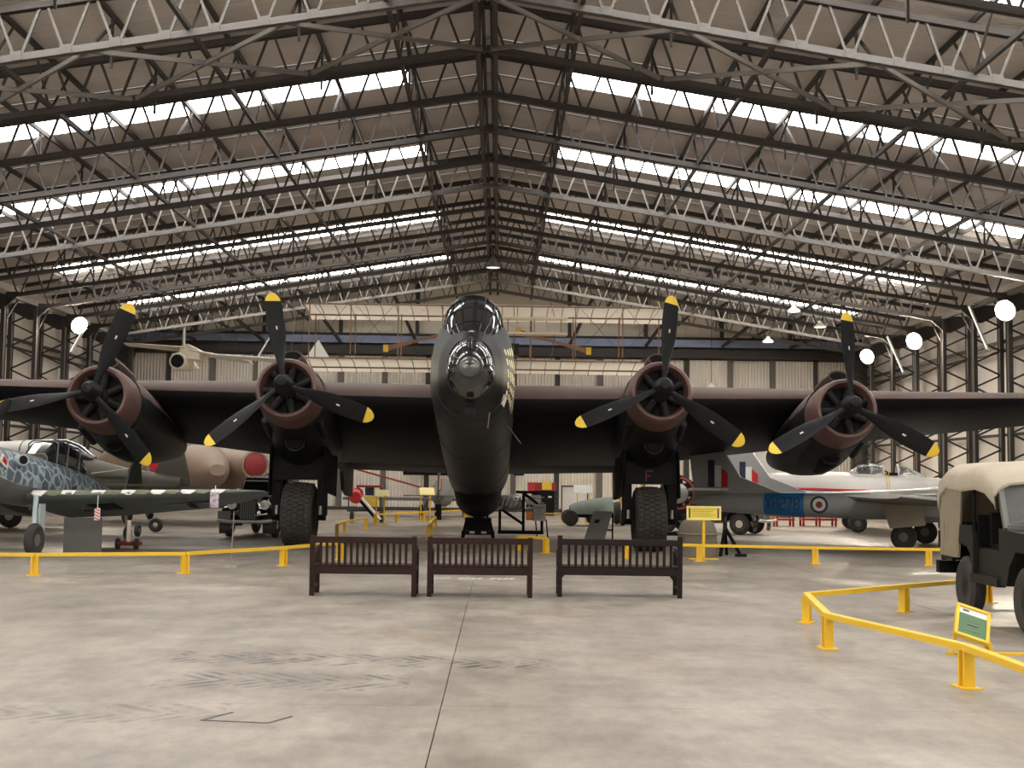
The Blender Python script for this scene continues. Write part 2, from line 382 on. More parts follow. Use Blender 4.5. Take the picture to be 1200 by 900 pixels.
# rear wall with sliding doors and gable
wb = tag(MB().box((XC, YB + .35, 4.3), (37.2, .1, 8.6)).build('wall_back', M['grey_dark']), None, kind='structure')
g = MB(); g.ext([(XC - 18.6, YB + .1, 8.5), (XC + 18.6, YB + .1, 8.5), (XC + 18.6, YB + .1, zt(18.6, HR)), (XC, YB + .1, HR), (XC - 18.6, YB + .1, zt(18.6, HR))], (0, .2, 0)); g.build('gable_backing', M['gable'], wb)
gs = MB().box((0, 0, .5), (.72, .05, 1)).mesh('gable_sheet', M['gable'])
for i in range(-24, 25):
    x = i * .76; top = zt(abs(x) + .38, HR) - .05
    if top - 8.62 > .15: put('gable_sheet', gs, wb, Matrix.Translation((XC + x, YB + .04, 8.62)) @ Matrix.Diagonal((1, 1, top - 8.62, 1)))
bar('door_rail', U['steel_dark'], (XC - 18.3, YB - .15, 7.85), (XC + 18.3, YB - .15, 7.85), .3, .42, wb)
rb = MB().beam((XC - 18.3, YB - .25, 8.35), (XC + 18.3, YB - .25, 8.35), .3, .36); rb.build('blue_rail', M['rail_blue'], wb)
bar('head_beam', U['steel_dark'], (XC - 18.3, YB - .1, 8.62), (XC + 18.3, YB - .1, 8.62), .3, .10, wb)
bar('sill', U['steel_dark'], (XC - 18.3, YB - .12, .07), (XC + 18.3, YB - .12, .07), .25, .14, wb)
dm = MB(); r0 = [(-.93 + 1.86 * i / 24, .05 if i % 2 else 0, 0) for i in range(25)]
dm.loft([r0, [(x, y, 7.4) for x, y, z in r0]], closed=False); dmm = dm.mesh('door_panel', M['sheet_door'])
for i in range(17):
    x = XC - 17.0 + 2.125 * i
    put('door_panel', dmm, wb, Matrix.Translation((x, YB - (.06 if i % 2 else -.08), .16)))
    bar('door_post', U['steel_mid' if i % 3 else 'steel_dark'], (x + 1.06, YB + .02, .1), (x + 1.06, YB + .02, 7.7), .22 + .12 * (i % 3 == 1), .12, wb)
for off in (3.75, 7.5, 11.25, 14.6):
    for s in (-1, 1):
        bar('gable_post', U['steel_dark'], (XC + s * off, YB - .3, 8.4), (XC + s * off, YB - .3, zt(off, HR) - .1), .18, .14, wb)
        bar('gable_brace', U['steel_dark'], (XC + s * off, YB - .4, 8.2), (XC + s * (off + .0) + 1.0 * s, TY[-1] - 1.5, zt(off, HB) + .2), .12, .12, wb)
sgn = MB().box((-3.15, YB - .42, 1.85), (3.1, .06, .26)).build('dark_sign_board', M['black_matt']); tag(sgn, 'long narrow black board fixed low on the rear doors left of the bomber', 'board')
sgn = MB().box((.93, YB - .42, 1.87), (.5, .06, .22)).build('dark_sign_board', M['black_matt']); tag(sgn, 'short black board fixed low on the rear doors right of the bomber', 'board')
# front gable above the open doorway (behind the photographer)
wf = MB(); wf.ext([(XC - 18.6, YF, 7.8), (XC + 18.6, YF, 7.8), (XC + 18.6, YF, zt(18.6, HR)), (XC, YF, HR), (XC - 18.6, YF, zt(18.6, HR))], (0, .1, 0))
tag(wf.build('wall_front', M['gable']), None, kind='structure')
# floodlights on the columns
def flood(x, y, z, s, label):
    t = thing('floodlight', label, 'floodlight', (x, y, z), 0, 'floodlights on the wall columns')
    d = Vector((-s * .85, -.8, -.35)).normalized()
    MB().lathe([(.10, -.30), (.17, -.22), (.34, .0), (.36, .02), (.36, .05)], (0, 0, 0), d, 20).build('housing', M['grey_dark'], t, 40)
    MB().lathe([(.33, .055), (.33, .062)], (0, 0, 0), d, 20).build('lens', M['lamp_on'], t)  # glowing disc enlarged to suggest the glare round the lamp
    yc = min(TY, key=lambda q: abs(q - y)); MB().beam((s * .08, .08, .05), (XC + s * 17.33 - x, yc - .1 - y, .12), .07, .07).build('bracket', M['steel_dark'], t)
    ld = bpy.data.lights.new('floodlight_beam', 'SPOT'); ld.energy = FLOOD_W; ld.color = (1, .86, .66); ld.spot_size = R(150); ld.spot_blend = .6; ld.shadow_soft_size = .25
    lo = bpy.data.objects.new('floodlight_beam', ld); COL.objects.link(lo); lo.parent = t; lo.location = d * .12; lo.rotation_euler = d.to_track_quat('-Z', 'Y').to_euler()
flood(-17.0, 51.3, 7.55, -1, 'bright round floodlight on the left wall above the outer engine')
flood(16.55, 41.6, 7.35, 1, 'large bright floodlight at the right edge of the picture')
flood(16.6, 51.0, 7.35, 1, 'bright floodlight on the right wall, middle of the three')
flood(16.6, 57.6, 7.35, 1, 'bright floodlight in the right rear corner above the outer propeller')
def batten(a, b, label):
    t = thing('fluorescent_batten', label, 'lamp', a, 0, 'slanting fluorescent battens')
    a, b = Vector(a), Vector(b); e = b - a
    MB().beam((0, 0, -.05), (.40 * (1 if a[0] > 0 else -1), 0, .06), .04, .04).build('bracket', M['steel_dark'], t)
    MB().beam((0, 0, 0), e, .09, .06).build('batten_body', M['white'], t); MB().cyl(e * .03 + Vector((-.04, -.04, 0)), e * .97 + Vector((-.04, -.04, 0)), .02, .02, 8).build('tube', M['tube_on'], t)
batten((16.55, 44.9, 7.95), (16.75, 43.7, 6.25), 'thin white fluorescent batten slanting on the right wall, nearer of two')
batten((16.5, 54.3, 7.9), (16.75, 52.9, 6.2), 'thin white fluorescent batten slanting on the right wall, farther of two')
batten((-17.2, 53.2, 7.95), (-17.5, 52.0, 6.5), 'thin white fluorescent batten slanting on the left wall')
def bay_light(t):
    ld = bpy.data.lights.new('high_bay_beam', 'SPOT'); ld.energy = BAY_W; ld.color = (1, .90, .74); ld.spot_size = R(150); ld.spot_blend = .5; ld.shadow_soft_size = .2
    lo = bpy.data.objects.new('high_bay_beam', ld); COL.objects.link(lo); lo.parent = t; lo.location = (0, 0, -.05)
t = thing('high_bay_lamp', 'grey dome lamp hanging under the roof ridge above the nose', 'lamp', (XC + .02, 51.86, 10.2))
MB().lathe([(.09, .55), (.12, .35), (.30, .12), (.32, 0), (.30, .0), (.1, .3)], n=20).build('shade', M['steel_mid'], t, 40); MB().lathe([(.28, .02), (.28, .04)], n=16).build('lens', M['tube_on'], t); MB().cyl((0, 0, .5), (0, 0, .95), .03).build('stem', M['steel_dark'], t); bay_light(t)
for i, (x, y, z) in enumerate(((11.2, 48.69, 8.15), (13.0, 51.86, 7.95), (12.2, 58.2, 8.0))):
    t = thing('high_bay_lamp', ('small white hanging lamp under the right roof slope, nearest of three', 'small white hanging lamp under the right roof slope, closest to the right wall', 'small white hanging lamp under the right roof slope, farthest from the camera', 'small white hanging lamp under the left roof slope, the farther one', 'small white hanging lamp under the left roof slope, the nearer one')[i], 'lamp', (x, y, z), 0, ('lamps under the right roof slope', 'lamps under the left roof slope')[i > 2])
    MB().lathe([(.07, .25), (.10, .16), (.26, .04), (.26, 0)], n=16).build('shade', M['white'], t, 40); MB().lathe([(.23, -.01), (.23, .01)], n=16).build('lens', M['tube_on'], t); MB().cyl((0, 0, .2), (0, 0, zt(x - XC, HB) - z), .02).build('stem', M['steel_dark'], t); bay_light(t)
# ---------------------------------------------------------------- the four-engined bomber
BP = R(9.5); CP, SP = math.cos(BP), math.sin(BP)
NX, NY, NZ = -.57, 23.0, 3.71
def body(u, s, v): return Vector((u, s * CP + v * SP, NZ - s * SP + v * CP))
def egg(s, top, bot, hw, n=28, mid=.42, e=2.3):
    vm = bot + (top - bot) * mid; ring = []
    for j in range(n):
        t = 2 * math.pi * j / n; c, q = math.cos(t), math.sin(t)
        u = hw * math.copysign(abs(c) ** (2 / e), c); h = (top - vm) if q > 0 else (vm - bot)
        ring.append(body(u, s, vm + h * math.copysign(abs(q) ** (2 / e), q)))
    return ring
bomber = thing('bomber_aircraft', 'large black four engined bomber facing the camera in the middle of the hangar', 'aircraft', (NX, NY, 0))
FS = [(.9, .72, -.46, .46), (1.3, .99, -.60, .63), (1.8, 1.30, -.72, .75), (2.4, 1.80, -.80, .84), (3.2, 2.04, -.86, .85), (4.5, 2.0, -.90, .85), (7, 1.88, -.95, .85), (11, 1.7, -.9, .83), (14, 1.5, -.55, .7), (17, 1.25, -.15, .5), (19.5, 1.0, .1, .32), (21.3, .85, .3, .2)]
def lerp_s(s):
    for a, b in zip(FS[:-1], FS[1:]):
        if s <= b[0]:
            f = (s - a[0]) / (b[0] - a[0]); return tuple(p + (q - p) * f for p, q in zip(a, b))
    return FS[-1]
dense = sorted(set([f[0] for f in FS] + [1.0 + .25 * i for i in range(12)]))
mb = MB(); rings = [egg(*lerp_s(s)) for s in dense]; mb.loft(rings)
N_ = 28
for i, f in enumerate(mb.f):          # dark earth camouflage on the upper decking, black sides and belly
    if len(f) == 4 and i < (len(dense) - 1) * N_:
        j = i % N_
        if 3 <= j < 11 and dense[i // N_] > 4.4: mb.m[i] = 1
fus = mb.build('fuselage', [M['black_satin'], M['earth']], bomber, 40)
def skin(u_t, s, off=.006):           # a point on the fuselage side: u_t angle in degrees (0 = port side out, 90 = top)
    ss, top, bot, hw = lerp_s(s); vm = bot + (top - bot) * .42; t = R(u_t); c, q = math.cos(t), math.sin(t)
    u = (hw + off) * math.copysign(abs(c) ** (2 / 2.3), c); h = (top - vm) if q > 0 else (vm - bot)
    return body(u, s, vm + (h + off) * math.copysign(abs(q) ** (2 / 2.3), q))
for i, s in enumerate((1.55, 2.4, 3.4)):          # panel joints round the belly
    mb = MB(); pts = [skin(a, s + 2.6 * i, .004) for a in range(-170, -9, 10)]
    mb.tube(pts, .007, 5); mb.build('panel_joint', M['steel_dark'], fus)
MB().box(body(0, 1.05, -.66), (.22, .12, .16), M=Matrix.Rotation(BP, 3, 'X')).build('chin_window', M['engine'], fus)
MB().beam(skin(-62, 1.5, .02), skin(-70, 2.2, .02), .02, .02).build('drain_mast', M['panel_grey'], fus)
MB().beam(skin(-40, 3.0, .0), skin(-40, 3.0, .0) + Vector((.32, -.1, -.42)), .025, .025).build('pitot_mast', M['steel_dark'], fus)
# rows of mission marks on the port side
mb = MB()
for r_ in range(8):
    for c_ in range(5):
        s0 = 1.55 + .22 * r_; a0 = 30 - 11 * c_ - 2.2 * r_
        if a0 < -24: continue
        P = [skin(a0, s0), skin(a0, s0 + .13), skin(a0 - 7, s0 + .17), skin(a0 - 7, s0 + .04)]
        mb.add(P, [(0, 1, 2, 3)], (r_ + c_) % 2)
o = mb.build('mission_marks', [M['cream'], M['sign_pale']], bomber); tag(o, 'rows of pale yellow mission marks painted below the cockpit', kind='stuff')
MB().add([skin(-22, 1.45), skin(-22, 1.75), skin(-36, 1.85), skin(-36, 1.55)], [(0, 1, 2, 3)]).build('white_plaque', M['white'], bomber)
# glazed nose
GS = [(0.0, .06, -.10, .06), (.03, .17, -.19, .16), (.10, .30, -.29, .27), (.25, .43, -.38, .37), (.5, .55, -.43, .43), (.9, .72, -.46, .46)]
mb = MB(); mb.loft([egg(*g, e=2.0) for g in GS]); nose = mb.build('nose_glazing', M['glass_dark'], bomber, 60)
tag(nose, 'dark glazed nose cone')
MB().torus(body(0, .03, -.06), (0, -CP, SP), .215, .017, 28, 8, 0).build('gun_ring', M['black_gloss'], nose, 60)
MB().lathe([(.212, -.03), (.205, 0), (.17, .035), (.10, .06), (.0, .07)], body(0, .03, -.06), (0, -CP, SP), 24).build('gun_blister', M['glass_sheen'], nose, 60)  # blister coloured lighter than the nose to stand in for its reflection
MB().cyl(body(0, .0, -.03), body(0, -.06, -.03), .035, .03, 10).build('gun_port', M['black_gloss'], nose)
MB().torus(body(-.27, .17, .10), (-.55, -.8, .1), .13, .012, 24, 6, 0, .6).build('side_pane_ring', M['black_gloss'], nose, 60); MB().lathe([(.125, -.01), (.125, .004), (.06, .012), (0, .014)], body(-.27, .17, .10), (-.55, -.8, .1), 24, sx=.6).build('side_pane', M['glass_sheen'], nose, 60)  # oval pane lightened as a painted highlight
for a in (-62, -25, 25, 62):
    pts = []
    for g in GS[1:]:
        t = R(90 + a); vm = g[2] + (g[1] - g[2]) * .42; pts.append(body((g[3] + .004) * math.cos(t), g[0], vm + (g[1] - vm + .004) * math.sin(t)))
    MB().tube(pts, .014, 6).build('nose_frame', M['black_gloss'], nose)
MB().tube([body(0, g[0], g[1] + .006) for g in GS[2:]], .035, 6).build('nose_spine', M['black_gloss'], nose)
# cockpit canopy
CS = [(1.25, .93, .80, .30), (1.5, 1.22, .90, .42), (1.85, 1.62, 1.05, .54), (2.2, 1.93, 1.15, .58), (2.6, 2.09, 1.25, .58), (3.4, 2.12, 1.4, .56), (4.3, 2.08, 1.5, .48), (5.2, 1.94, 1.55, .3)]
mb = MB(); mb.loft([egg(a, b, c, d, 20, .2, 2.2) for a, b, c, d in CS]); can = mb.build('cockpit_canopy', M['glass_dark'], bomber, 35)
tag(can, 'dark glazed cockpit canopy with thin frames')
def can_pt(i, t):
    a, b, c, d = CS[i]; vm = c + (b - c) * .2; tt = R(t); q = math.sin(tt); cc = math.cos(tt)
    return body((d + .006) * math.copysign(abs(cc) ** (2 / 2.2), cc), a, vm + (b - vm + .006) * abs(q) ** (2 / 2.2))
for i in range(1, 8): MB().tube([can_pt(i, t) for t in range(0, 181, 15)], .014, 6).build('canopy_frame', M['black_gloss'], can)
for t in (18, 45, 68, 112, 135, 162): MB().tube([can_pt(i, t) for i in range(0, 8)], .014, 6).build('canopy_frame', M['black_gloss'], can)
for sgn_ in (-1, 1): MB().tube([body(0, 1.24, .95), body(sgn_ * .22, 1.25, .84)], .02, 6).build('canopy_frame', M['silver'], can)
# wings
AF = [(0, 0), (.012, .17), (.04, .32), (.10, .43), (.2, .5), (.35, .5), (.55, .40), (.75, .25), (.9, .11), (1, .015)]
WS = [(.5, 6.4, 3.46, 6.6, .185, 13.0), (4.0, 6.4, 3.50, 6.5, .18, 13.0), (5.0, 6.5, 3.53, 6.2, .18, 13.0), (8.0, 7.0, 3.60, 5.1, .17, 12.5), (10.5, 7.4, 3.66, 4.25, .165, 12.0), (13.2, 7.8, 3.73, 3.3, .16, 11.5), (15.0, 8.1, 3.78, 2.6, .15, 11.5), (15.75, 8.4, 3.80, 1.7, .12, 11.5)]
for s in (-1, 1):
    mb = MB(); rings = []
    for u, y, z, c, th, an in WS:
        a = R(an); ring = []
        up = [(x, t * th * c) for x, t in AF]; lo = [(x, -t * th * c * .78) for x, t in AF[::-1][:-1]]
        for x, t in up + lo: ring.append((s * u, y + x * c * math.cos(a) + t * math.sin(a), z - x * c * math.sin(a) + t * math.cos(a)))
        rings.append(ring)
    mb.loft(rings); n = len(rings[0])
    for i in range((len(rings) - 1) * n):
        if i % n < 9: mb.m[i] = 1
    wing = mb.build('wing', [M['black_matt'], M['earth']], bomber, 50)
    for u in (5.6, 10.6):          # landing lamp covers and panel lines below
        pass
    for k, (u, y, z, c, th, an) in enumerate(WS[1:-1]):
        a = R(an); x0 = .72; f = lambda x: (s * u, y + x * c * math.cos(a) - .0, z - x * c * math.sin(a) - .78 * th * c * (.27 if x > .7 else .4) - .02)
        MB().beam(f(.73), f(.98), .03, .02).build('flap_joint', M['steel_dark'], wing)
# engines
ENG = [(-8.05, 3.36, 19), (-4.02, 3.56, -10), (4.02, 3.60, 6), (8.0, 3.28, 0)]
AX = Vector((0, CP, -SP))
PN = []   # propeller pieces
bl = MB(); secs = []
for r_, c_, th, tw in ((.16, .13, .12, 55), (.34, .15, .11, 52), (.55, .24, .075, 46), (.8, .34, .05, 41), (1.1, .41, .037, 36), (1.4, .42, .028, 32), (1.72, .39, .021, 29), (1.86, .36, .018, 28), (1.86, .36, .018, 28), (1.96, .28, .014, 27), (2.03, .15, .01, 27), (2.05, .05, .006, 27)):
    t = R(tw); ring = []
    for j in range(12):
        q = 2 * math.pi * j / 12; x = c_ / 2 * math.cos(q); y = th / 2 * math.sin(q)
        ring.append((x * math.cos(t) - y * math.sin(t), x * math.sin(t) + y * math.cos(t), r_))
    secs.append(ring)
bl.loft(secs)
for i in range(len(bl.f)):
    if i >= 8 * 12 and i < 11 * 12: bl.m[i] = 1
bl.m[-1] = 1
blade_me = bl.mesh('blade', [M['blade'], M['tip_yellow']], 40)
lab_me = MB().box((0, -.017, 0), (.035, .006, .08)).mesh('blade_label', M['white'])
cy = MB(); cy.lathe([(.085, 0), (.085, .32)], (0, 0, .2), (0, 0, 1), 10)
for k in range(6): cy.lathe([(.11, 0), (.11, .02)], (0, 0, .27 + .04 * k), (0, 0, 1), 12)
cyl_me = cy.mesh('cylinder', M['engine'], 40)
fr = Matrix(((1, 0, 0), (0, CP, SP), (0, -SP, CP))).to_4x4()      # body axes, y along the thrust line
for x, z, rot in ENG:
    inner = abs(x) < 5
    T = Matrix.Translation((x, 4.0, z)) @ fr
    def P(v): return T @ Vector(v)
    hub = MB(); hub.lathe([(.0, -.36), (.10, -.34), (.15, -.26), (.16, -.12), (.21, -.06), (.21, .14), (.15, .2), (.14, .5)], (0, 0, 0), (0, 1, 0), 20)
    ho = hub.build('propeller_hub', M['blade'], bomber, 40); ho.matrix_local = T @ Matrix.Rotation(R(rot), 4, 'Y')
    for k in range(3):
        put('blade', blade_me, ho, Matrix.Rotation(R(120 * k), 4, 'Y')); put('blade_label', lab_me, ho, Matrix.Rotation(R(120 * k), 4, 'Y') @ Matrix.Translation((0, 0, 1.25)) @ Matrix.Rotation(R(34), 4, 'Z'))
    cow = MB(); cow.lathe([(.50, .62), (.535, .42), (.575, .34), (.63, .34), (.675, .42), (.70, .6), (.715, .9), (.715, 1.25)], (0, 0, 0), (0, 1, 0), 36, cap=False)
    co = cow.build('cowling', M['cowl'], bomber, 60); co.matrix_local = T
    MB().lathe([(.56, .62), (.56, .66)], (0, 0, 0), (0, 1, 0), 30).build('baffle', M['black_matt'], co)
    en = MB(); en.lathe([(.12, .35), (.2, .42), (.24, .55), (.24, .62)], (0, 0, 0), (0, 1, 0), 18); eo = en.build('crankcase', M['engine'], bomber, 40); eo.matrix_local = T
    for k in range(7): put('cylinder', cyl_me, eo, Matrix.Translation((0, .56, 0)) @ Matrix.Rotation(R(360 / 7 * k + 12), 4, 'Y'))
    # nacelle body behind the cowling
    na = MB(); rings = []
    NS = [(1.22, .72, .72, .72), (1.8, .74, .74, .80), (2.6, .74, .70, 1.22 if inner else .92), (3.6, .74, .62, 1.38 if inner else .90), (4.8, .70, .50, 1.25 if inner else .70), (6.2, .55, .30, .85 if inner else .35), (7.6 if inner else 7.2, .2, .1, .45 if inner else .08)]
    for t, hw, up, dn in NS:
        ring = []
        for j in range(24):
            q = 2 * math.pi * j / 24; c, sn = math.cos(q), math.sin(q); e = 2.3
            ring.append((hw * math.copysign(abs(c) ** (2 / e), c), t, (up if sn > 0 else dn) * math.copysign(abs(sn) ** (2 / e), sn)))
        rings.append(ring)
    na.loft(rings, cap0=True)
    for i in range((len(NS) - 1) * 24):
        if 1 <= i % 24 < 11: na.m[i] = 1
    no = na.build('engine_nacelle', [M['black_satin'], M['earth']], bomber, 40); no.matrix_local = T
    sc = MB(); sc.loft([[(.22 * math.cos(a) * w, t, .87 + .13 * math.sin(a) * w) for a in [2 * math.pi * j / 14 for j in range(14)]] for t, w in ((.95, 1.0), (1.3, 1.12), (2.2, 1.0), (3.2, .3))])
    so = sc.build('air_scoop', M['earth'], no, 40)
    MB().loft([[(.18 * math.cos(a), t, .87 + .095 * math.sin(a)) for a in [2 * math.pi * j / 14 for j in range(14)]] for t in (.94, .948)]).build('scoop_mouth', M['black_matt'], no)
    for q in (-1, 1): MB().lathe([(.07, .0), (.085, .15), (.085, 1.0)], (q * .60, 1.3, -.50), (0, 1, -.15), 12).build('exhaust_stub', M['engine'], no, 40)
    oc = MB(); oc.lathe([(.20, .0), (.24, .05), (.26, .4), (.20, 1.2)], (0, 1.9, -.86 if inner else -.72), (0, 1, -.02), 20); oc.build('cooler_duct', M['black_matt'], no, 40)
    MB().torus((0, 1.9, -.86 if inner else -.72), (0, 1, 0), .21, .02, 20, 6).build('duct_lip', M['engine'], no, 40)
    MB().lathe([(.16, 1.86), (.16, 1.9)], (0, 0, -.86 if inner else -.72), (0, 1, 0), 16).build('duct_grille', M['black_matt'], no)
# main undercarriage
def tyre_mesh(r, hw, blocks=40, rows=5):
    mb = MB(); mb.lathe([(r * .42, -hw * .62), (r * .55, -hw * .88), (r * .75, -hw), (r * .9, -hw * .94), (r * .97, -hw * .72), (r * .985, 0), (r * .97, hw * .72), (r * .9, hw * .94), (r * .75, hw), (r * .55, hw * .88), (r * .42, hw * .62)], (0, 0, 0), (1, 0, 0), 44)
    for i in range(blocks):
        for j in range(rows):
            a = 2 * math.pi * (i + .5 * (j % 2)) / blocks; f = (j - (rows - 1) / 2) / rows * 2; rr = r * (.988 - .05 * f * f)
            mb.box((f * hw * .86, rr * math.cos(a), rr * math.sin(a)), (hw * 1.45 / rows, 2 * math.pi * r / blocks * .66, .055), M=Matrix.Rotation(a - math.pi / 2, 3, 'X'))
    return mb.mesh('tyre', M['rubber'], 35)
TM = tyre_mesh(.735, .37)
hubm = MB().lathe([(.34, -.2), (.34, -.16), (.2, -.1), (.12, -.24), (.0, -.26)], (0, 0, 0), (1, 0, 0), 20).lathe([(.34, .2), (.34, .16), (.2, .1), (.12, .24), (.0, .26)], (0, 0, 0), (1, 0, 0), 20).mesh('wheel_hub', M['engine'], 40)
for s in (-1, 1):
    wx, wy, wz = s * 4.05, 6.85, .735
    ty = put('tyre', TM, bomber, Matrix.Translation((wx, wy, wz))); put('wheel_hub', hubm, ty)
    lg = MB()
    for q in (-1, 1):
        lg.beam((wx + q * .53, wy - .1, 2.35), (wx + q * .52, wy - .02, .72), .20, .34); lg.cyl((wx + q * .60, wy, wz), (wx + q * .42, wy, wz), .13, .13, 14)
        lg.beam((wx + q * .50, wy + .1, 1.1), (wx + q * .42, wy + 1.9, 2.3), .09, .09)
    lg.beam((wx - .60, wy - .05, 1.80), (wx + .60, wy - .05, 1.80), .55, .52)
    lo = lg.build('undercarriage_leg', M['black_matt'], bomber)
    for q in (-1, 1):
        MB().cyl((wx + q * .50, wy - .22, .95), (wx + q * .50, wy - .22, .75), .045, .045, 10).build('axle_clamp', M['metal'], lo)
        dr = MB(); dr.ext([(wx + q * .60, wy - .55, 2.3), (wx + q * .66, wy - .35, 1.25), (wx + q * .70, wy + .9, 1.15), (wx + q * .62, wy + 1.6, 2.2)], (q * .03, 0, 0)); dr.build('wheel_door', M['black_matt'], bomber)
    MB().cyl((wx - .2, wy - .26, 1.66), (wx + .2, wy - .26, 1.69), .022, .022, 8).build('brake_pipe', M['metal'], lo)
    ch = MB(); ch.ext([(wx - .33, wy - .98, 0), (wx + .33, wy - .98, 0), (wx + .33, wy - .62, 0), (wx - .33, wy - .62, 0)], (0, 0, .05))
    tg = None
# a faint red letter on the starboard-side wheel bay door
for dx, dz, w_, h_ in ((0, 0, .04, .26), (.075, .11, .15, .04), (.06, .0, .11, .04)):
    MB().box((4.02 + dx - .08, 6.49, 1.74 + dz), (w_, .012, h_)).build('letter_stroke', M['red_faint'], bomber)
# radome under the rear fuselage
mb = MB(); mb.loft([[body(w * math.cos(a), s_, -.62 + (d_ if math.sin(a) < 0 else .2) * math.sin(a)) for a in [2 * math.pi * j / 18 for j in range(18)]] for s_, w, d_ in ((9.6, .1, .3), (10.0, .45, .5), (10.8, .62, .54), (12.2, .62, .52), (13.2, .42, .40), (13.8, .1, .2))]); mb.build('radome', M['black_matt'], bomber, 50)
# tail
for s in (-1, 1):
    tp = MB(); rings = []
    for u, y, z, c, th in ((.1, 18.4, 2.14, 2.6, .22), (4.9, 18.7, 2.16, 1.9, .14)):
        rings.append([(s * u, y + x * c, z - x * c * .15 + t * th) for x, t in [(0, 0), (.1, .35), (.3, .5), (.7, .3), (1, .03), (.7, -.3), (.3, -.5), (.1, -.35)]])
    tp.loft(rings); tp.build('tailplane', M['black_matt'], bomber, 40)
    fn = MB(); fn.ext([(s * 4.5 - .06, y, z) for y, z in ((18.2, 1.75), (18.6, 1.2), (19.6, 1.0), (20.9, .95), (21.2, 2.2), (21.1, 3.4), (20.4, 3.75), (19.3, 3.7), (18.5, 3.0))], (.12, 0, 0)); fn.build('tail_fin', M['black_matt'], bomber)
tw = MB(); tw.lathe([(.14, -.11), (.30, -.14), (.38, -.09), (.395, 0), (.38, .09), (.30, .14), (.14, .11)], (0, 17.6, .395), (1, 0, 0), 24); two = tw.build('tail_wheel', M['rubber'], bomber, 40)
lg = MB()
for q in (-1, 1): lg.beam((q * .2, 17.6, .36), (q * .22, 17.45, 1.0), .06, .14)
lg.lathe([(.30, 0), (.34, .2), (.34, .42)], (0, 17.45, .72), (0, 0, 1), 16); lg.build('tail_wheel_fork', M['black_matt'], bomber)
tt = MB(); tt.lathe([(.42, 0), (.45, .25), (.40, .5), (.2, .62), (.0, .64)], body(0, 21.0, .58), (0, CP, -SP), 18); tt.build('tail_turret', M['glass_dark'], bomber, 40)
# ---------------------------------------------------------------- benches (seen from behind)
mk('wood_black', (.010, .006, .005), (.018, .010, .0085), scale=6, rough=.5, bump=.15, spec=.25); U['wood_black'] = unit(M['wood_black'])
def bench(x, y, w, h, nsl, label, wd, rz=0, ears=False):
    t = thing('garden_bench', label, 'bench', (x, y, 0), rz, 'wooden benches in front of the bomber'); m = U[wd]; hw = w / 2
    for s in (-1, 1):
        bar('back_leg', m, (s * (hw - .03), 0, 0), (s * (hw - .03), -.02, h + (.045 if ears else .01)), .065, .065, t)
        bar('front_leg', m, (s * (hw - .03), .50, 0), (s * (hw - .03), .50, .62), .065, .065, t)
        bar('armrest', m, (s * (hw - .03), -.01, .61), (s * (hw - .03), .56, .63), .035, .085, t)
        bar('stretcher', m, (s * (hw - .03), .02, .12), (s * (hw - .03), .49, .12), .04, .03, t)
        bar('side_rail', m, (s * (hw - .03), .02, .37), (s * (hw - .03), .49, .39), .07, .03, t)
        if ears: MB().ext([(s * (hw - .06), .46, .36), (s * (hw - .22), .46, .36), (s * (hw - .14), .46, .30), (s * (hw - .06), .46, .2)], (0, .04, 0)).build('corner_bracket', M[wd], t)
    bar('top_rail', m, (-hw + .06, -.02, h - .045), (hw - .06, -.02, h - .045), .045, .085, t)
    bar('lower_rail', m, (-hw + .06, -.005, .355), (hw - .06, -.005, .355), .045, .10, t)
    bar('front_rail', m, (-hw + .06, .5, .37), (hw - .06, .5, .37), .035, .07, t)
    for i in range(nsl):
        q = -hw + .06 + (w - .12) * (i + 1) / (nsl + 1)
        bar('back_slat', m, (q, -.005, .40), (q, -.02, h - .08), .038, .016, t)
    for i in range(5): bar('seat_slat', m, (-hw + .02, .06 + .095 * i, .415), (hw - .02, .06 + .095 * i, .415), .08, .022, t)
bench(-1.86, 17.78, 1.46, .815, 15, 'reddish brown slatted bench seen from behind, left of the three', 'wood')
bench(-.255, 17.85, 1.45, .815, 15, 'reddish brown slatted bench seen from behind, middle of the three', 'wood')
bench(1.70, 18.05, 1.74, .81, 16, 'wide blackish brown slatted bench with raised corner posts, right of the three', 'wood_black', R(-.6), True)
# ---------------------------------------------------------------- yellow barriers
post_me = MB().box((-.045, 0, .16), (.03, .09, .31)).box((.045, 0, .16), (.03, .09, .31)).box((0, 0, .16), (.06, .02, .31)).mesh('post', M['barrier'])
plate_me = MB().box((0, 0, .006), (.24, .16, .012)).mesh('base_plate', M['barrier'])
def barrier(pts, label, posts=None):
    t = thing('barrier', label, 'barrier', (pts[0][0], pts[0][1], 0), 0, 'low yellow barriers'); o = Vector((pts[0][0], pts[0][1], 0))
    P = [Vector((x, y, 0)) - o for x, y in pts]
    for i, p in enumerate(P):
        q = P[min(i + 1, len(P) - 1)] - P[max(i - 1, 0)]; a = math.atan2(q.y, q.x)
        if posts is None or i in posts:
            T = Matrix.Translation(p) @ Matrix.Rotation(a, 4, 'Z'); po_ = put('post', post_me, t, T); put('base_plate', plate_me, po_)
    for a, b in zip(P[:-1], P[1:]): bar('rail', U['barrier'], a + Vector((0, 0, .325)), b + Vector((0, 0, .325)), .075, .055, t)
barrier([(-9.7, 20.4), (-7.42, 20.71), (-5.2, 21.44), (-3.92, 23.53), (-3.12, 25.4)], 'low yellow barrier in front of the camouflaged fighter and left bench')
barrier([(-4.35, 34.6), (-4.5, 37.5), (-4.15, 40.2)], 'short yellow barrier beside the red trolley behind the left wheel')
barrier([(-4.27, 44.5), (-3.69, 46.5), (-2.83, 48.6), (-1.38, 52.0)], 'yellow barrier far behind the bomber nose below two lectern signs')
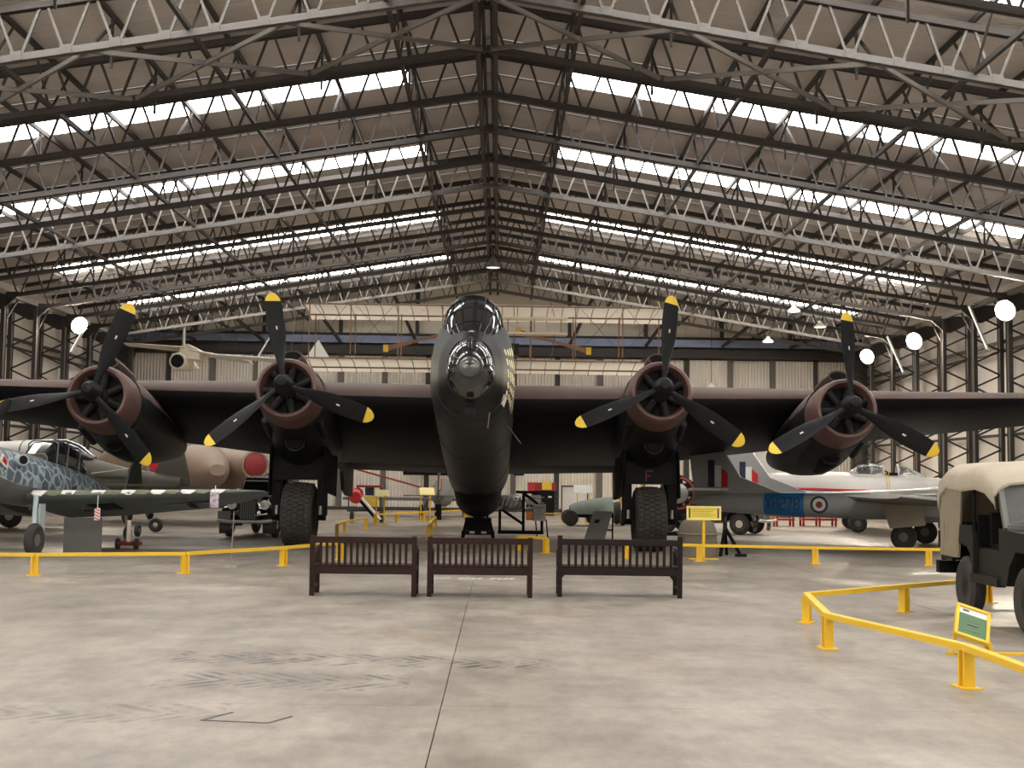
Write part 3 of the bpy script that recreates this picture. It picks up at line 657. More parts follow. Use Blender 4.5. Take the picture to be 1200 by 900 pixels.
barrier([(-1.85, 33.6), (-2.0, 38.0), (-2.1, 42.5)], 'yellow barrier pointing away from the camera between the left and middle benches')
barrier([(.45, 29.2), (1.05, 28.56)], 'short yellow barrier end between the middle and right benches')
barrier([(1.62, 48.5), (2.45, 48.5), (3.3, 48.5)], 'yellow barrier far behind beside the purple display board')
barrier([(2.68, 26.79), (4.1, 26.25), (6.37, 25.89), (8.63, 25.8), (9.05, 25.8)], 'low yellow barrier in front of the grey jet', (0, 1, 2, 3))
barrier([(3.80, 8.0), (3.81, 10.5), (3.28, 12.84), (3.62, 15.13), (5.22, 16.56), (6.8, 17.9), (9.0, 18.4)], 'low yellow barrier bending round the army truck in the right foreground')
# ---------------------------------------------------------------- signs
def text_lines(mb, w, h, n, y, z0, mi):
    for i in range(n): mb.box((-.04 * w * (i % 3), y, z0 + h * (.5 - (i + 1) / (n + 1))), (w * (.82 - .1 * (i % 3)), .002, h * .035), mi)
t = thing('information_sign', 'yellow framed sign on a yellow post in front of the khaki cover', 'sign', (4.29, 26.95, 0))
MB().cyl((0, 0, 0), (0, 0, .86), .035, .035, 12).build('post', M['barrier'], t, 40); MB().box((0, 0, .012), (.62, .10, .024)).box((0, 0, .012), (.10, .4, .024)).build('base', M['barrier'], t)
f = MB()
for sx in (-1, 1): f.box((sx * .345, -.03, .965), (.03, .05, .29))
for sz in (-1, 1): f.box((0, -.03, .965 + sz * .13), (.66, .05, .03))
f.build('frame', M['sign_pale'], t)
p = MB(); p.box((0, -.03, .965), (.66, .02, .23)); text_lines(p, .6, .2, 5, -.042, .965, 1); p.box((-.3, -.041, .965), (.03, .004, .2), 2).box((.3, -.041, .965), (.03, .004, .2), 2); p.build('panel', [M['sign_yellow'], M['scallop'], M['navy']], t)
def lectern(x, y, h, w, d, label, tilt=.6, col='sign_pale', slant=0.0, rz=0):
    t = thing('lectern_sign', label, 'sign', (x, y, 0), rz, 'yellow lectern signs')
    for s, dy in ((-1, .14), (1, -.14)):
        MB().cyl((s * w * .3, dy, 0), (s * w * .3, dy, h + dy * tilt * .8), .022, .022, 8).build('leg', M['barrier'], t); MB().box((s * w * .3, dy, .012), (.34, .08, .024)).build('foot', M['barrier'], t)
    P = [(-w / 2 + slant, d / 2, h + d * tilt / 2), (w / 2, d / 2, h + d * tilt / 2), (w / 2 + slant, -d / 2, h - d * tilt / 2), (-w / 2 + 2 * slant, -d / 2, h - d * tilt / 2)]
    m = MB(); m.ext(P, (0, .02, .03)); m.build('panel', M[col], t)
    return t
lectern(-4.05, 43.8, 1.05, .50, .36, 'pale yellow lectern sign standing far behind the left bench', slant=.05)
lectern(-2.72, 47.4, 1.10, .60, .40, 'pale yellow lectern sign in front of the grey tail fin', slant=.05)
lectern(3.35, 51.5, 1.22, .72, .5, 'yellow framed lectern sign in front of the white board', col='panel_grey')
# foreground lectern by the truck
t = thing('lectern_sign', 'yellow framed lectern with a green printed panel beside the army truck', 'sign', (4.72, 12.45, 0), 0, 'yellow lectern signs')
rv = Vector((.256, -.04, -.083)).normalized(); uv_ = Vector((.132, .28, .273)); uv_ = (uv_ - rv * uv_.dot(rv)).normalized(); nv = uv_.cross(rv)
TB = Matrix.Translation((-.14, 0, .30)) @ Matrix((rv, nv, uv_)).transposed().to_4x4()
p = MB(); p.box((0, 0, 0), (.27, .012, .34)); p.box((0, -.007, .135), (.27, .004, .07), 1); p.box((.0, -.008, -.03), (.10, .003, .012), 2); p.box((-.07, -.009, .14), (.06, .003, .02), 2); text_lines(p, .2, .2, 4, -.008, -.04, 3)
po_ = p.build('panel', [M['paper_green'], M['white'], M['navy'], M['scallop']], t); po_.matrix_local = TB
for a in (((-.15, 0, -.19), (-.15, 0, .19)), ((.15, 0, -.19), (.15, 0, .19)), ((-.16, 0, .185), (.16, 0, .185)), ((-.16, 0, -.185), (.16, 0, -.185))):
    f = MB().beam(a[0], a[1], .03, .05, up=(0, 1, 0)).build('frame_bar', M['barrier'], t); f.matrix_local = TB
MB().beam(TB @ Vector((.15, .02, -.12)), (.02, -.05, .02), .05, .05).build('leg', M['barrier'], t); MB().beam(TB @ Vector((-.14, .02, -.12)), (-.36, -.05, .02), .03, .03).build('leg', M['barrier'], t)
MB().box((.1, .06, .012), (.95, .05, .024)).build('foot', M['barrier'], t)
# leaning display boards
t = thing('display_board', 'tall grey display board leaning back behind the right bench', 'display board', (2.45, 33.3, 0))
m = MB(); m.ext([(-.27, 0, .05), (.27, 0, .05), (.56, .75, .80), (.06, .75, .80)], (0, .03, -.02)); bo = m.build('panel', M['panel_grey'], t)
MB().ext([(.03, .42, .50), (.16, .42, .50), (.20, .50, .58), (.08, .50, .58)], (0, -.01, .008)).build('emblem', M['navy'], bo)
for q in (-.2, .28): MB().beam((q + .28, .78, .76), (q + .3, 1.0, 0), .04, .04).build('stand_leg', M['black_matt'], t)
MB().box((.3, .9, .3), (.5, .04, .04)).build('stand_rail', M['black_matt'], t)
t = thing('display_board', 'purple and white display board on black legs beside the engine stand', 'display board', (1.12, 36.0, 0))
m = MB(); m.box((0, 0, .69), (.37, .03, .46)); text_lines(m, .28, .40, 6, -.017, .69, 1); m.box((-.165, -.017, .69), (.05, .003, .46), 2); m.build('panel', [M['white'], M['grey_dark'], M['purple_board']], t)
for q in (-.1, .2): MB().beam((q, .02, .5), (q + .05, .05, 0), .035, .035).build('leg', M['black_matt'], t)
t = thing('display_board', 'plain white board with a dark frame standing against the rear doors', 'display board', (3.4, 58.0, 0))
MB().box((0, 0, .72), (1.15, .04, 1.15)).build('panel', M['white'], t); MB().box((0, -.02, 1.31), (1.2, .06, .05)).build('frame_bar', M['black_matt'], t)
for q in (-.58, .58): MB().box((q, -.02, .66), (.04, .06, 1.32)).build('frame_bar', M['black_matt'], t)
# ---------------------------------------------------------------- objects behind the bomber
t = thing('engine_stand', 'piston engine on a black steel stand right of the tail wheel', 'engine', (.72, 36.6, 0))
for a, b in (((-.75, 0, .10), (.55, 0, .10)), ((-.75, .6, .10), (.55, .6, .10)), ((-.7, 0, .1), (-.7, 0, .75)), ((-.03, -.02, .1), (-.03, -.02, 1.28)), ((-.25, 0, 1.25), (.36, 0, 1.25)), ((.0, 0, 1.2), (.4, 0, .9)), ((-.65, 0, .75), (-.05, 0, .35)), ((.5, 0, .1), (.5, 0, .5))): MB().beam(a, b, .08, .08).build('stand_bar', M['black_matt'], t)
MB().lathe([(.16, -.42), (.24, -.3), (.26, .2), (.18, .4)], (-.42, .3, .92), (1, -.2, 0), 16).build('crankcase', M['metal'], t, 40)
MB().box((.24, .25, .92), (.40, .3, .28)).build('engine_block', M['silver'], t)
for i in range(4): MB().cyl((.09 + .1 * i, .05, .86), (.09 + .1 * i, .09, .86), .035, .035, 10).build('exhaust_port', M['black_matt'], t)
MB().box((.24, .25, 1.12), (.46, .3, .08)).build('rocker_cover', M['metal'], t); MB().box((.26, .2, .58), (.42, .3, .22)).build('sump', M['orange'], t); MB().box((.26, .04, .48), (.42, .02, .04)).build('red_trim', M['red_paint'], t)
for i in range(5): MB().cyl((-.66 + .12 * i, .02, .80 + .05 * (i % 2)), (-.60 + .12 * i, .08, 1.1), .035, .025, 8).build('intake_pipe', M['metal'], t)
t = thing('tool_cabinet', 'black machine under a red canopy with a yellow notice near the rear doors', 'machine', (1.95, 57.5, 0))
MB().box((0, 0, .55), (1.0, .7, 1.1)).build('body', M['black_matt'], t); MB().box((-.05, 0, 1.28), (1.25, .7, .36)).build('red_hood', M['red_dull'], t); MB().box((-.52, -.3, 1.22), (.28, .2, .44)).build('red_box', M['red_paint'], t)
MB().box((.16, -.37, 1.32), (.44, .03, .36)).build('yellow_notice', M['tip_yellow'], t); MB().box((.3, -.37, .83), (.16, .03, .07)).build('white_label', M['white'], t)
for i in range(4): MB().box((.55, -.1, .35 + .22 * i), (.16, .4, .06)).build('rack', M['engine'], t)
for i in range(3): MB().box((-.2, -.37, .3 + .25 * i), (.5, .03, .04)).build('handle_bar', M['grey_dark'], t)
# yellow tractor and tarpaulin
t = thing('tractor', 'small yellow tractor behind the right main wheel of the bomber', 'tractor', (4.85, 46.5, 0))
MB().box((0, .2, .62), (.55, 1.7, .4)).build('chassis', M['barrier'], t); MB().box((0, -.75, .72), (.5, .5, .55)).build('bonnet', M['tip_yellow'], t)
for q in (-1, 1): MB().lathe([(.2, -.1), (.38, -.12), (.42, 0), (.38, .12), (.2, .1)], (q * .52, .75, .42), (1, 0, 0), 20).build('rear_wheel', M['rubber'], t, 40); MB().lathe([(.12, -.07), (.24, -.08), (.27, 0), (.24, .08), (.12, .07)], (q * .45, -.75, .27), (1, 0, 0), 18).build('front_wheel', M['rubber'], t, 40)
for a, b in (((-.4, .9, .8), (-.4, .9, 1.55)), ((.4, .9, .8), (.4, .9, 1.55)), ((-.4, .9, 1.55), (.4, .9, 1.55)), ((-.4, .2, .8), (-.4, .2, 1.5)), ((-.4, .2, 1.5), (-.4, .9, 1.55))): MB().beam(a, b, .07, .07).build('roll_bar', M['barrier'], t)
MB().box((0, .6, .95), (.5, .45, .1)).build('seat', M['black_matt'], t)
t = thing('covered_trailer', 'low trailer under a grey green tarpaulin left of the yellow tractor', 'trailer', (3.25, 45.5, 0))
m = MB(); m.loft([[(x, y + .9 * math.cos(a) * w, .42 + .55 * h * math.sin(a)) for a in [math.pi * j / 8 for j in range(9)]] for x, w, h in ((-.75, .5, .55), (-.5, .8, .75), (0, 1, .95), (.4, 1, 1.05), (.75, .7, 1.1))for y in (0,)], closed=False); m.build('tarpaulin', M['tarp_green'], t, 60)
MB().box((0, 0, .36), (1.5, 1.3, .12)).build('bed', M['black_matt'], t)
for q in (-.45, .45):
    for yy in (-.6, .6): MB().lathe([(.1, -.08), (.26, -.08), (.28, 0), (.26, .08), (.1, .08)], (q - .3, yy, .28), (0, 1, 0), 16).build('wheel', M['rubber'], t, 40)
# red and white trolley behind the left wheel
t = thing('winch_trolley', 'small trolley with a red drum and a white plank behind the left wheel', 'trolley', (-4.95, 45.8, 0))
MB().lathe([(.2, -.25), (.24, -.2), (.24, .2), (.2, .25)], (-.15, 0, .95), (0, 1, .3), 14).build('drum', M['red_paint'], t, 40); MB().beam((.0, -.1, .95), (.75, -.3, .12), .22, .05).build('plank', M['white'], t); MB().beam((-.1, -.1, .9), (.65, -.3, .1), .06, .1).build('plank_edge', M['black_matt'], t)
MB().box((.35, .3, .75), (.5, .5, .35)).build('box', M['tip_yellow'], t); MB().box((.3, .3, 1.28), (.9, .5, .08)).build('tray', M['red_dull'], t); MB().box((.3, .3, 1.1), (.3, .3, .28)).build('case', M['navy'], t)
for q in ((.75, .1), (-.3, .1), (.75, .5)): MB().lathe([(.06, -.05), (.17, -.06), (.2, 0), (.17, .06), (.06, .05)], (q[0], q[1], .2), (1, 0, 0), 16).build('wheel', M['rubber'], t, 40)
MB().beam((-.5, .3, .4), (.8, .3, .42), .06, .06).build('frame', M['steel_dark'], t)
for q in (-.45, .7): MB().beam((q, .3, .4), (q, .3, 1.25), .04, .04).build('upright', M['steel_dark'], t)
tag(MB().cyl((-6.05, 47.3, 2.1), (-2.72, 47.9, 1.2), .035, .035, 10).build('tow_pole', M['red_dull']), 'long dark red pole slanting down towards the grey tail fin', 'pole')
# grey light aircraft far behind
t = thing('light_aircraft', 'small dark grey aircraft seen tail first far behind the bomber nose', 'aircraft', (-2.35, 49.5, 0))
MB().loft([[(w * math.cos(a), y, z + w * 1.2 * math.sin(a)) for a in [2 * math.pi * j / 14 for j in range(14)]] for y, w, z in ((0, .10, .85), (.6, .22, .85), (2, .4, .95), (4, .5, 1.0), (5.5, .4, 1.0), (6.2, .15, 1.0))]).build('fuselage', M['grey_dark'], t, 40)
MB().ext([(-.04, -.2, .8), (-.04, .9, .9), (-.04, .75, 1.9), (-.04, .45, 2.05), (-.04, .1, 1.9)], (.08, 0, 0)).build('fin', M['olive'], t)
MB().box((.06, -.05, 1.42), (.04, .3, .5)).build('fin_stripe', M['white'], t); MB().box((.11, -.05, 1.36), (.04, .3, .46)).build('fin_stripe', M['red_paint'], t)
MB().box((0, .3, .92), (2.7, .6, .05)).build('tailplane', M['grey_dark'], t); MB().box((0, 4.2, .72), (8.2, 1.4, .12)).build('wing', M['grey_dark'], t)
MB().box((0, .1, .3), (.25, .3, .6)).build('tail_trestle', M['black_matt'], t)
for q in (-.9, .9): MB().lathe([(.08, -.07), (.22, -.08), (.25, 0), (.22, .08), (.08, .07)], (q, 4.2, .25), (1, 0, 0), 16).build('wheel', M['rubber'], t, 40); MB().beam((q, 4.2, .25), (q * .8, 4.2, .7), .06, .06).build('wheel_leg', M['metal'], t)
t = thing('stool', 'small white stool on the floor far behind the bomber nose', 'stool', (-1.35, 55.0, 0))
MB().box((0, 0, .42), (.5, .3, .05)).build('seat', M['white'], t)
for q in (-1, 1): MB().beam((q * .2, 0, .4), (q * .24, 0, 0), .05, .2).build('leg', M['white'], t)
# ---------------------------------------------------------------- helpers for the other exhibits
def ell(hw, top, bot, s, f, n=20, e=2.2):
    vm = (top + bot) / 2; r_ = []
    for j in range(n):
        t = 2 * math.pi * j / n; c, q = math.cos(t), math.sin(t)
        r_.append(f(hw * math.copysign(abs(c) ** (2 / e), c), s, vm + (top - bot) / 2 * math.copysign(abs(q) ** (2 / e), q)))
    return r_
def bodyloft(secs, f, n=20, e=2.2):
    m = MB(); m.loft([ell(hw, t, b, s, f, n, e) for s, hw, t, b in secs]); return m
def wingloft(st, two=False):           # stations (u, y, z, chord, thickness, angle, side)
    m = MB(); rings = []
    for u, y, z, c, th, an in st:
        a = R(an); pts = [(x, t * th) for x, t in AF] + [(x, -t * th * .8) for x, t in AF[::-1][:-1]]
        rings.append([(u, y + x * c * math.cos(a) + t * math.sin(a), z - x * c * math.sin(a) + t * math.cos(a)) for x, t in pts])
    m.loft(rings)
    if two:
        n = len(rings[0])
        for i in range((len(rings) - 1) * n):
            if i % n < 9: m.m[i] = 1
    return m
def wheel(parent, c, r, hw, ax=(1, 0, 0), disc='metal', name='wheel'):
    w = MB().lathe([(r * .5, -hw * .8), (r * .8, -hw), (r * .97, -hw * .6), (r, 0), (r * .97, hw * .6), (r * .8, hw), (r * .5, hw * .8)], c, ax, 24).build(name, M['rubber'], parent, 40)
    MB().lathe([(0, -hw * .92), (r * .2, -hw * .92), (r * .5, -hw * .7), (r * .58, -hw * .86), (r * .58, hw * .86), (r * .5, hw * .7), (r * .2, hw * .92), (0, hw * .92)], c, ax, 20).build('wheel_disc', M[disc], w, 40)
    return w
# ---------------------------------------------------------------- camouflaged fighter on the left
ft = thing('fighter_aircraft', 'mottled blue grey propeller fighter with scalloped wing edge at the left', 'aircraft', (-10.1, 23.9, 0), -.118)
c8, s8 = math.cos(R(8)), math.sin(R(8))
def fb(u, s, v): return (u, s * c8 + v * s8, 1.85 - s * s8 + v * c8)
up = bodyloft([(.35, .36, .36, -.36), (.6, .42, .44, -.46), (1.6, .47, .50, -.60), (2.6, .46, .52, -.55), (3.4, .45, .55, -.48), (4.6, .42, .55, -.42), (6.0, .30, .42, -.28), (7.6, .17, .28, -.12), (8.7, .06, .2, .0)], fb)
for i in range(len(up.f)):
    j = i % 20
    if i < 160 and 3 <= j < 7: up.m[i] = 1
    if i < 60 and 11 <= j < 19: up.m[i] = 2
fo = up.build('fuselage', [M['mottle'], M['green_grey'], M['grey_dark']], ft, 40)
MB().lathe([(.0, -.42), (.12, -.36), (.25, -.15), (.33, .1), (.34, .38)], fb(0, 0, 0), (0, c8, -s8), 20).build('spinner', M['grey_dark'], ft, 40)
pb = MB(); pb.loft([[(c_ * .5 * math.cos(q), .05 * math.sin(q) - .02, r_) for q in [2 * math.pi * j / 8 for j in range(8)]] for r_, c_ in ((.2, .14), (.6, .26), (1.0, .28), (1.35, .22), (1.5, .06))]); pbm = pb.mesh('propeller_blade', M['blade'], 40)
for a in (40, 160, 280): put('propeller_blade', pbm, ft, Matrix.Translation(fb(0, -.02, 0)) @ Matrix.Rotation(-R(8), 4, 'X') @ Matrix.Rotation(R(a), 4, 'Y'))
MB().cyl(fb(.40, 1.55, .22), fb(.60, 1.38, .22), .12, .115, 16).build('air_intake', M['pale_blue'], ft, 40); MB().cyl(fb(.61, 1.372, .22), fb(.615, 1.368, .22), .085, .085, 16).build('intake_mouth', M['black_matt'], ft)
dm_ = MB(); dm_.ext([fb(.455, .82, .27), fb(.475, 1.02, .14), fb(.48, 1.02, -.02), fb(.455, .72, .1)], (.012, 0, 0)); dm_.build('white_diamond', M['white'], fo); MB().ext([fb(.475, .86, .21), fb(.487, .97, .13), fb(.487, .95, .05), fb(.475, .82, .12)], (.012, 0, 0)).build('red_diamond', M['red_paint'], fo)
MB().ext([fb(.452, 3.9, .02), fb(.447, 4.1, .10), fb(.44, 4.25, -.2), fb(.452, 3.95, -.28)], (.012, 0, 0)).build('brown_patch', M['cowl'], fo)
cn = bodyloft([(3.0, .26, .60, .42), (3.35, .32, .92, .42), (3.8, .34, .98, .42), (4.4, .33, .95, .42), (5.0, .25, .62, .42)], fb, 12, 3.0); co = cn.build('canopy', M['glass_dark'], ft)
for s_, hw, tp in ((3.02, .27, .60), (3.35, .33, .93), (3.8, .35, .99), (4.4, .34, .96)):
    MB().tube([fb(-hw, s_, .44), fb(-hw, s_, tp - .06), fb(-hw + .08, s_, tp), fb(hw - .08, s_, tp), fb(hw, s_, tp - .06), fb(hw, s_, .44)], .016, 6).build('canopy_frame', M['grey_dark'], co)
for s in (-1, 1):
    st = [(s * .35, 2.0, 1.18, 2.1, .30, 14), (s * 1.5, 2.05, 1.20, 1.95, .26, 14), (s * 3.4, 2.25, 1.26, 1.55, .20, 13), (s * 4.5, 2.4, 1.30, 1.25, .15, 9), (s * 4.85, 2.6, 1.31, .85, .10, 8), (s * 5.02, 2.85, 1.31, .35, .04, 8)]
    wo_ = wingloft(st, True).build('wing', [M['underside'], M['green_grey']], ft, 40)
    for i in range(13):        # scalloped paint along the leading edge
        u = s * (.62 + .30 * i); f_ = (abs(u) - .35) / 4.2; y0 = 2.0 + .35 * f_; z0 = 1.18 + .11 * f_; w_ = .15; k = .11 * (1 - .4 * f_)
        for (a_, b_, mt) in ((0, 1, 'white' if i % 2 == 0 else 'scallop'),):
            q = MB(); pr = [(u - w_ , y0 + .10, z0 + k * .80), (u + w_, y0 + .10, z0 + k * .80), (u + w_ * .9, y0 - .012, z0 + k * .25), (u + w_ * .5, y0 - .022, z0 - k * .25), (u - w_ * .5, y0 - .022, z0 - k * .25), (u - w_ * .9, y0 - .012, z0 + k * .25)]
            q.ext(pr, (0, -.006, .006)); q.build('scallop_mark', M[mt], wo_)
    if s > 0:
        def und(u, x):
            f_ = (u - .35) / 4.2; c = 2.1 - .95 * f_; a = R(13.5); return Vector((u, 2.0 + .4 * f_ + x * c, 1.18 + .13 * f_ - x * c * math.sin(a) - .135 * (1 - .45 * f_)))
        MB().beam(und(2.9, .38), und(4.0, .38), .16, .012).build('cross_bar', M['black_matt'], wo_); MB().beam(und(3.42, .12), und(3.42, .72), .16, .012).build('cross_bar', M['black_matt'], wo_)
        MB().box(und(1.75, .30), (.55, .5, .10), M=Matrix.Rotation(-R(10), 3, 'X')).build('radiator', M['black_matt'], wo_)
        MB().beam(und(1.15, .5), und(1.7, .52), .10, .03).build('wheel_well', M['black_matt'], wo_)
    lx = s * .72
    MB().cyl((lx, 1.75, 1.15), (lx + s * .22, 1.25, .36), .05, .045, 10).build('gear_leg', M['pale_blue'], ft); MB().box((lx + s * .20, 1.62, .72), (.03, .22, .6)).build('gear_door', M['pale_blue'], ft)
    wheel(ft, (lx + s * .26, 1.22, .33), .33, .085, (1, 0, 0), 'grey_dark')
MB().ext([(-.03, 7.6, .95), (-.03, 8.0, 1.75), (-.03, 8.3, 1.98), (-.03, 8.6, 1.95), (-.03, 8.8, 1.3), (-.03, 8.75, .75), (-.03, 7.9, .7)], (.06, 0, 0)).build('fin', M['green_grey'], ft)
MB().box((0, 8.2, 1.35), (2.6, .8, .05)).build('tailplane', M['green_grey'], ft); wheel(ft, (0, 8.0, .17), .17, .06, (1, 0, 0), 'metal', 'tail_wheel'); MB().beam((0, 8.0, .17), (0, 7.8, .9), .06, .06).build('tail_leg', M['metal'], ft)
t = thing('striped_tag', 'red and white striped safety tag hanging under the fighter wing', 'safety tag', (-8.02, 25.75, .70))
m = MB(); m.box((0, 0, .12), (.11, .015, .24))
for i in range(4): m.box((0, -.009, .03 + .06 * i), (.11, .004, .022), 1, M=Matrix.Rotation(R(25), 3, 'Y'))
m.build('tag', [M['white'], M['red_paint']], t); MB().cyl((0, 0, .24), (0, .02, .52), .008, .008, 6).build('cord', M['white'], t)
t = thing('striped_tag', 'mottled white tag hanging near the fighter wing tip', 'safety tag', (-5.63, 25.45, 1.0))
MB().box((0, 0, .14), (.17, .015, .30)).build('tag', M['purple_board'], t); MB().cyl((0, 0, .28), (0, .08, .42), .008, .008, 6).build('cord', M['white'], t)
t = thing('stand', 'slim floor stand with a thin pole below the fighter wing tip', 'stand', (-4.72, 22.8, 0))
MB().box((0, 0, .02), (.22, .10, .04)).build('base', M['panel_grey'], t); MB().cyl((0, 0, .03), (.03, 0, 1.0), .008, .008, 8).build('pole', M['sand'], t)
t = thing('floor_board', 'plain dark grey panel standing on the floor under the fighter wing', 'board', (-8.55, 26.55, 0)); MB().box((0, 0, .36), (.78, .03, .72)).build('panel', M['grey_dark'], t); MB().box((0, .12, .02), (.6, .26, .04)).build('foot', M['black_matt'], t)
t = thing('jack_trolley', 'small wheeled jack with red base beside the grey panel', 'jack', (-8.05, 28.1, 0))
MB().cyl((0, 0, .1), (0, 0, .62), .06, .04, 10).build('ram', M['cream'], t); MB().box((0, 0, .12), (.5, .3, .08)).build('base', M['red_dull'], t)
wheel(t, (-.2, -.12, .12), .12, .04); wheel(t, (.2, -.12, .12), .12, .04); wheel(t, (.16, .1, .40), .14, .05)
# ---------------------------------------------------------------- olive aircraft with glazed canopy behind it
t = thing('trainer_aircraft', 'dark olive aircraft with a long whitish glazed canopy behind the fighter', 'aircraft', (-15.9, 36.6, 0), R(-90 - 4))
def ob(u, s, v): return (u, s, v)
bodyloft([(0, .2, 1.7, 1.1), (.4, .5, 2.0, .8), (1.2, .62, 2.05, .7), (2.6, .65, 2.1, .7), (3.4, .62, 2.25, .75), (4.2, .5, 2.1, .9), (5.4, .35, 1.8, 1.0), (7.0, .15, 1.55, 1.15)], ob).build('fuselage', M['olive'], t, 40)
for i, (a, b, hw, m_) in enumerate(((.9, 1.7, .44, 'cream'), (1.7, 2.5, .47, 'white'), (2.5, 3.35, .48, 'white'))):
    g = bodyloft([(a, hw * .95, 2.44 + .05 * i, 1.9), (b, hw, 2.50 + .04 * i, 1.9)], ob, 14).build('canopy_cover', M[m_], t, 40); MB().tube([ob(hw * 1.02 * math.cos(q), b, 2.18 + .03 * i + (.33) * math.sin(q)) for q in [math.pi * j / 10 for j in range(11)]], .02, 6).build('canopy_hoop', M['grey_dark'], g)
bodyloft([(3.35, .48, 2.58, 1.9), (3.7, .48, 2.58, 1.9), (4.1, .40, 2.42, 1.9), (4.5, .2, 2.1, 1.9)], ob, 14).build('rear_glazing', M['glass_dark'], t, 40)
wingloft([(0, 1.2, 1.0, 2.2, .3, 3), (3.6, 1.6, 1.25, 1.3, .16, 3)]).build('wing', M['olive'], t, 40); wingloft([(0, 1.2, 1.0, 2.2, .3, 3), (-3.6, 1.6, 1.25, 1.3, .16, 3)]).build('wing', M['olive'], t, 40)
MB().ext([(-.04, 6.1, 1.4), (-.04, 6.5, 2.3), (-.04, 7.0, 2.4), (-.04, 7.3, 1.3)], (.08, 0, 0)).build('fin', M['olive'], t); MB().cyl((.5, 4.6, 1.62), (.42, 6.0, 1.80), .02, .02, 8).build('aerial', M['panel_grey'], t)
for q in (-1.3, 1.3): wheel(t, (q, 1.5, .35), .35, .1); MB().beam((q, 1.5, .35), (q, 1.6, 1.0), .1, .1).build('gear_leg', M['metal'], t)
wheel(t, (0, 6.3, .2), .2, .07); MB().beam((0, 6.3, .2), (0, 6.2, 1.2), .07, .07).build('tail_leg', M['metal'], t)
# ---------------------------------------------------------------- sand coloured jet with red intake covers
t = thing('jet_aircraft', 'sand brown jet with round red covers on its engine ducts behind the fighter', 'aircraft', (-7.85, 41.2, 0), R(30))
bodyloft([(0, .46, 2.42, 1.48), (.4, .52, 2.48, 1.32), (2.0, .62, 2.62, 1.15), (4.5, .60, 2.65, 1.15), (7, .4, 2.4, 1.3)], ob).build('engine_nacelle', M['sand'], t, 40)
MB().lathe([(.37, .0), (.37, -.04), (.30, -.10), (.0, -.12)], (0, 0, 1.95), (0, 1, 0), 24).build('intake_cover', M['red_dull'], t, 40); MB().torus((0, .0, 1.95), (0, 1, 0), .42, .05, 28, 8).build('intake_lip', M['sand'], t, 40)
def oc_(u, s, v): return (u - 1.5, s, v)
bodyloft([(-.9, .25, 1.95, 1.6), (-.5, .5, 2.2, 1.35), (.6, .85, 2.6, 1.1), (4, .85, 2.55, 1.1), (8, .4, 2.3, 1.4)], oc_).build('fuselage', M['sand'], t, 40)
bodyloft([(5.2, .35, 2.4, 2.0), (5.6, .42, 2.75, 2.0), (6.6, .40, 2.75, 2.0), (7.4, .2, 2.3, 2.0)], oc_).build('canopy', M['glass_dark'], t, 40)
def od_(u, s, v): return (u - 3.0, s, v)
bodyloft([(0, .46, 2.42, 1.48), (.4, .52, 2.48, 1.32), (2.0, .62, 2.62, 1.15), (4.5, .60, 2.65, 1.15), (7, .4, 2.4, 1.3)], od_).build('engine_nacelle', M['sand'], t, 40); MB().lathe([(.37, .0), (.37, -.04), (.0, -.12)], (-3.0, 0, 1.95), (0, 1, 0), 24).build('intake_cover', M['red_paint'], t, 40)
MB().box((.50, 1.2, 2.0), (.10, .22, .12)).build('white_stencil', M['white'], t); wingloft([(.5, 2.5, 1.7, 3.0, .3, 0), (4.2, 4.2, 1.7, 1.8, .16, 0)]).build('wing', M['sand'], t, 40); wingloft([(-3.5, 2.5, 1.7, 3.0, .3, 0), (-5.2, 4.2, 1.7, 1.8, .16, 0)]).build('wing', M['sand'], t, 40)
for q in (.3, -3.3): MB().beam((q, 3.0, 1.2), (q, 2.8, .3), .14, .2).build('gear_leg', M['olive'], t); wheel(t, (q, 2.8, .38), .38, .12)
MB().beam((-1.5, 7.0, 1.4), (-1.5, 6.8, .3), .1, .1).build('nose_leg', M['olive'], t); wheel(t, (-1.5, 6.8, .3), .3, .1)
